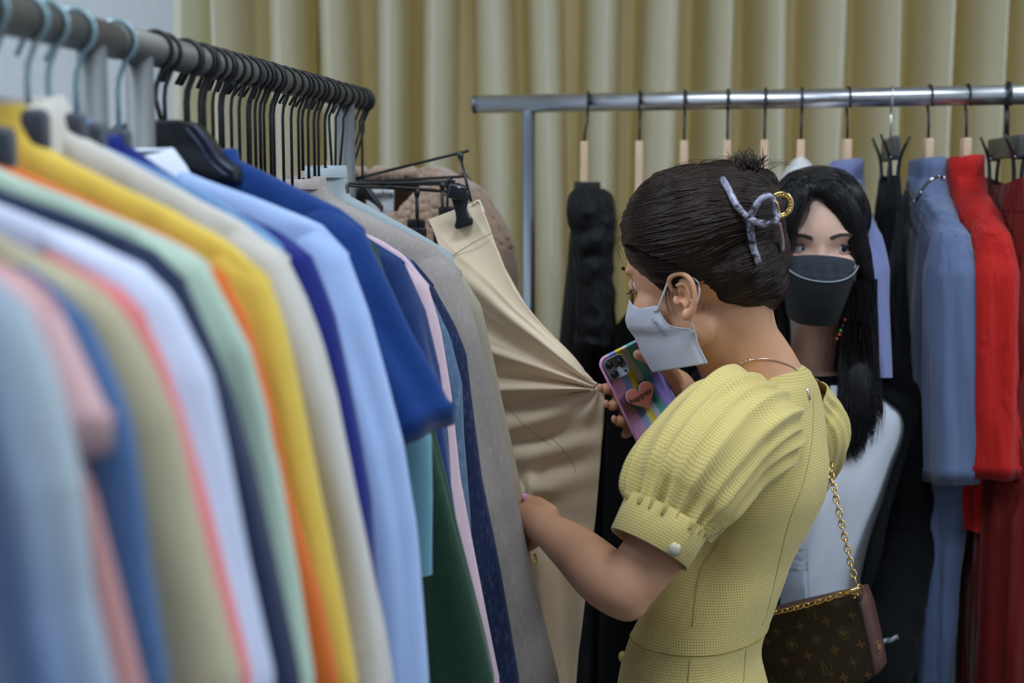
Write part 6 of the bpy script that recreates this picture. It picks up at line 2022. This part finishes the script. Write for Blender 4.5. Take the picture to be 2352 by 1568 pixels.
edge = [in_panel(p2) for p2 in poly[1:]]
obj('piping', tube([p + bn * .0005 for p in edge], .0013, 8, 2), plain('dark_piping', srgb(24, 16, 14), .4), bag)
obj('top_rim', tube([in_panel(poly[0]) + bn * .003, in_panel(poly[1]) + bn * .003], .0022, 8), LEA, bag)
obj('zip_top', solid(mesh([in_panel(poly[0]) + bn * .003, in_panel(poly[1]) + bn * .003, in_panel(poly[1]) + bn * DEP, in_panel(poly[0]) + bn * DEP], [(0, 1, 2, 3)]), .0012), LEA, bag, False)
MON = plain('monogram_gold', srgb(88, 74, 40), .55)
MONR = plain('monogram_ochre', srgb(92, 66, 34), .55)
MONG = plain('monogram_on_leather', srgb(134, 92, 56), .55)
def petal(cx, cy, a, ln, wd, pointed=True):
    out = []
    for k in range(13):
        t_ = k / 12
        w_ = wd * math.sin(PI * t_) ** (.8 if pointed else .5)
        out.append((ln * t_, w_))
    for k in range(11, 0, -1):
        t_ = k / 12
        out.append((ln * t_, -wd * math.sin(PI * t_) ** (.8 if pointed else .5)))
    ca, sa = math.cos(a), math.sin(a)
    return [(cx + x * ca - y * sa, cy + x * sa + y * ca) for x, y in out]
def flat(polys, base, X_, Y_, N_, name, mat, lift=.0009):
    ms = []
    for p in polys:
        ms.append(extrude_poly(p, base - N_ * lift, X_, Y_, .0002))
    return obj(name, join(ms), mat, bag, False)
def ringpoly(cx, cy, r0, r1, n_=28):
    out = []
    for k in range(n_):
        a, b_ = 2 * PI * k / n_, 2 * PI * (k + 1) / n_
        out.append([(cx + r0 * math.cos(a), cy + r0 * math.sin(a)), (cx + r1 * math.cos(a), cy + r1 * math.sin(a)), (cx + r1 * math.cos(b_), cy + r1 * math.sin(b_)), (cx + r0 * math.cos(b_), cy + r0 * math.sin(b_))])
    return out
def seg(x0, y0, x1, y1, w_):
    d = math.hypot(x1 - x0, y1 - y0); nx, ny = -(y1 - y0) / d * w_ / 2, (x1 - x0) / d * w_ / 2
    return [(x0 + nx, y0 + ny), (x1 + nx, y1 + ny), (x1 - nx, y1 - ny), (x0 - nx, y0 - ny)]
def flower(cx, cy, s): return [petal(cx, cy, PI / 4 * 0 + PI / 2 * k + PI / 2 * .0, s, s * .30, True) for k in range(4)]
def round_flower(cx, cy, s): return ringpoly(cx, cy, s * .86, s * 1.0) + [petal(cx, cy, PI / 2 * k, s * .68, s * .27, False) for k in range(4)]
def diamond(cx, cy, s):
    out = []
    P_ = []
    for k in range(4):
        a0, a1 = PI / 2 * k, PI / 2 * (k + 1)
        tip0 = (cx + s * math.cos(a0), cy + s * math.sin(a0)); tip1 = (cx + s * math.cos(a1), cy + s * math.sin(a1))
        mid = (cx + s * .40 * math.cos((a0 + a1) / 2) * 1.0, cy + s * .40 * math.sin((a0 + a1) / 2))
        pts = []
        for j in range(9):
            t_ = j / 8
            pts.append(((1 - t_) ** 2 * tip0[0] + 2 * t_ * (1 - t_) * mid[0] + t_ * t_ * tip1[0], (1 - t_) ** 2 * tip0[1] + 2 * t_ * (1 - t_) * mid[1] + t_ * t_ * tip1[1]))
        for p, q in zip(pts, pts[1:]):
            out.append(seg(p[0], p[1], q[0], q[1], s * .09))
    return out + [petal(cx, cy, PI / 2 * k, s * .52, s * .13, True) for k in range(4)]
def lettersLV(cx, cy, s, flip=False):
    f = -1 if flip else 1
    g = lambda *q: [(cx + f * x * s, cy + f * y * s) for x, y in q]
    out = []
    # L, slanted and set low to the left
    out.append(g((-.42, -.75), (-.25, -.75), (-.45, .62), (-.62, .62)))
    out.append(g((-.56, -.75), (-.12, -.75), (-.13, -.68), (-.57, -.68)))
    out.append(g((-.72, .55), (.02, .55), (.02, .62), (-.73, .62)))
    out.append(g((-.05, .62), (.03, .30), (.08, .30), (.06, .62)))
    # V, crossing to the right
    out.append(g((-.28, -.48), (-.10, -.48), (.34, .92), (.22, .92)))
    out.append(g((.68, -.48), (.75, -.48), (.34, .92), (.24, .92)))
    out.append(g((-.42, -.48), (.04, -.48), (.04, -.42), (-.42, -.42)))
    out.append(g((.50, -.48), (.90, -.48), (.90, -.42), (.50, -.42)))
    return out
for (x, y, kind, s_) in ((1922, 1384, 'd', .0092), (1957, 1412, 'f', .0068), (1899, 1426, 'f', .0072), (1839, 1438, 'f', .0070), (1938, 1453, 'r', .0086), (1876, 1468, 'd', .0092), (1819, 1478, 'r', .0084), (1785, 1449, 'f', .0062),
                      (1978, 1479, 'f', .0068), (1918, 1492, 'f', .0074), (1857, 1505, 'f', .0070), (1960, 1520, 'd', .0094), (1803, 1517, 'f', .0070), (1839, 1545, 'd', .0094), (1900, 1534, 'L', .0130), (1866, 1408, 'M', .0110), (1940, 1555, 'f', .0072), (1995, 1549, 'f', .0056), (1762, 1472, 'f', .006), (1782, 1566, 'L', .0130)):
    c_ = bag2(bagpx(x, y))
    fn = {'d': diamond, 'f': flower, 'r': round_flower, 'L': lettersLV, 'M': lambda a, b2, s2: lettersLV(a, b2, s2, True)}[kind]
    flat(fn(c_[0], c_[1], s_), bTR, bx, by, bn, 'monogram_motif', MONR if kind == 'f' else MON, .0009)
# motifs on the gusset
for (fr_, fn) in ((.16, round_flower), (.50, diamond), (.84, round_flower)):
    i0 = 1; L0, L1 = V(in_panel(poly[1])), V(in_panel(poly[4]))
    c_ = L0 * (1 - fr_) + L1 * fr_ + bn * DEP * .5 + bx * .0032
    e_y = (L1 - L0).normalized(); nn_ = e_y.cross(bn).normalized()
    if nn_.dot(bx) < 0: nn_ = -nn_
    flat(fn(0, 0, .0088), c_ + nn_ * .0022, bn, e_y, nn_, 'monogram_motif', MONG, 0)
# chain links
def link_mesh(l, w_, r):
    pts = []
    for k in range(20):
        a = 2 * PI * k / 20
        pts.append(V((w_ * math.cos(a), 0, l * math.sin(a))))
    vs, fs = [], []
    for i in range(20):
        t_ = (pts[(i + 1) % 20] - pts[i - 1]).normalized(); u = V((0, 1, 0)); v = t_.cross(u)
        for e in range(8):
            a = 2 * PI * e / 8
            vs.append(pts[i] + u * (math.cos(a) * r) + v * (math.sin(a) * r))
    for i in range(20):
        for e in range(8):
            fs.append((i * 8 + e, i * 8 + (e + 1) % 8, ((i + 1) % 20) * 8 + (e + 1) % 8, ((i + 1) % 20) * 8 + e))
    me = mesh(vs, fs); me.materials.append(GOLD); me.shade_smooth()
    return me
LK = link_mesh(.0058, .0036, .0011)
def chain(pts, parent, pitch=.0083, me=LK):
    P = [V(p[:3]) for p in catmull([tuple(p) for p in pts], 30)]
    d = 0; last = 0; k = 0; cum = [0]
    for a, b_ in zip(P, P[1:]): cum.append(cum[-1] + (b_ - a).length)
    s_ = 0
    while s_ < cum[-1]:
        i = max(1, int(np.searchsorted(cum, s_)))
        i = min(i, len(P) - 1)
        t_ = (P[i] - P[i - 1]).normalized()
        q = t_.to_track_quat('Z', 'Y').to_matrix() @ Matrix.Rotation((PI / 2) * (k % 2) + .5, 3, 'Z')
        o = bpy.data.objects.new('link', me); COL.objects.link(o); o.parent = parent
        o.matrix_local = Matrix.Translation(P[i] - parent.location) @ q.to_4x4()
        k += 1; s_ += pitch
ch = empty('chain'); ch.parent = bag; ch.location = V((0, 0, 0)) - V((0, 0, 0))
ch.location = (0, 0, 0)
class _P: pass
def chain_on(pts):
    P = [V(p[:3]) for p in catmull([tuple(p) for p in pts], 30)]
    cum = [0]
    for a, b_ in zip(P, P[1:]): cum.append(cum[-1] + (b_ - a).length)
    s_ = 0; k = 0
    while s_ < cum[-1]:
        i = min(max(1, int(np.searchsorted(cum, s_))), len(P) - 1)
        t_ = (P[i] - P[i - 1]).normalized()
        q = t_.to_track_quat('Z', 'Y').to_matrix() @ Matrix.Rotation((PI / 2) * (k % 2) + .6, 3, 'Z')
        o = bpy.data.objects.new('link', LK); COL.objects.link(o); o.parent = ch
        o.matrix_local = Matrix.Translation(P[i] - bag.location) @ q.to_4x4()
        k += 1; s_ += .0083
chain_on([W(1868, 870, 1.93), W(1893, 925, 1.93), W(1905, 1010, 1.90), W(1908, 1080, 1.865), W(1924, 1160, 1.84), W(1942, 1240, 1.82), W(1957, 1305, 1.805), W(1968, 1345, 1.796)])
chain_on([W(1712, 1420, 1.875), W(1766, 1409, 1.858), W(1830, 1395, 1.836), W(1890, 1378, 1.815), W(1935, 1363, 1.797), W(1958, 1356, 1.790)])
ck = obj('clasp', tube([W(1938, 1362, 1.792), W(1950, 1358, 1.788), W(1962, 1355, 1.786), W(1971, 1350, 1.787), W(1973, 1357, 1.79), W(1966, 1363, 1.79), W(1956, 1363, 1.79)], [.0022, .0042, .0036, .0028, .0022, .002, .0018], 12, 5), GOLD, bag)
obj('d_ring', tube([W(1972, 1364, 1.795), W(1969, 1348, 1.795), W(1974, 1341, 1.80), W(1981, 1348, 1.806), W(1983, 1364, 1.81)], .0013, 8, 5), GOLD, bag)
obj('tab', rounded(W(1974, 1368, 1.80), (.008, .008, .012), None, .002), LEA, bag)
for (x, y) in ((1963, 1372), (1970, 1366)):
    obj('rivet', ellipsoid(W(x, y, 1.789), (.0018,) * 3, nu=10, nv=8), GOLD, bag)

# ------------------------------------------------------------------ clear pouch held by the woman behind
mcl, nt, b = nodes_of('clear_plastic')
n1 = N(nt, 'ShaderNodeTexNoise'); n1.inputs['Scale'].default_value = 60; tc = N(nt, 'ShaderNodeTexCoord')
nt.links.new(tc.outputs['Object'], n1.inputs['Vector'])
bp = N(nt, 'ShaderNodeBump'); bp.inputs['Strength'].default_value = .8; bp.inputs['Distance'].default_value = .004
nt.links.new(n1.outputs[0], bp.inputs['Height']); nt.links.new(bp.outputs[0], b.inputs['Normal'])
b.inputs['Base Color'].default_value = (.93, .95, 1, 1); b.inputs['Transmission Weight'].default_value = .92; b.inputs['Roughness'].default_value = .06; b.inputs['IOR'].default_value = 1.3
pz = thing('clear_pouch', 'clear plastic pouch with a rolled top and black strap against the white top', 'pouch', tuple(W(1800, 1380, 1.97)))
YP = 2.035
sheet([((1738, 1262, YP), (1853, 1262, YP)), ((1735, 1300, YP), (1856, 1302, YP)), ((1733, 1400, YP), (1860, 1405, YP)), ((1730, 1560, YP), (1860, 1568, YP)), ((1730, 1640, YP), (1860, 1640, YP))], 'film', mcl, pz, .0012, lambda t_, s_, x, y: (0, 0, .006 * nz(x * .03, y * .05)), 30)
for y0 in (1270, 1292, 1303):
    obj('rolled_edge', tube([W(1736, y0, YP - .004), W(1780, y0 + 2, YP - .008), W(1820, y0 - 3, YP - .007), W(1854, y0 + 4, YP - .004)], .0024, 10, 6), mcl, pz)
sheet([((1742, 1312, YP + .006), (1850, 1312, YP + .006)), ((1740, 1440, YP + .006), (1852, 1440, YP + .006)), ((1738, 1600, YP + .006), (1852, 1600, YP + .006))], 'insert', F('paper_grey', srgb(186, 194, 206), sheen=0), pz, .001)
sheet([((1782, 1352, YP - .006), (1792, 1352, YP - .006)), ((1783, 1450, YP - .006), (1793, 1450, YP - .006)), ((1783, 1560, YP - .006), (1793, 1560, YP - .006))], 'strap', BLK2, pz, .0015, nu=3)
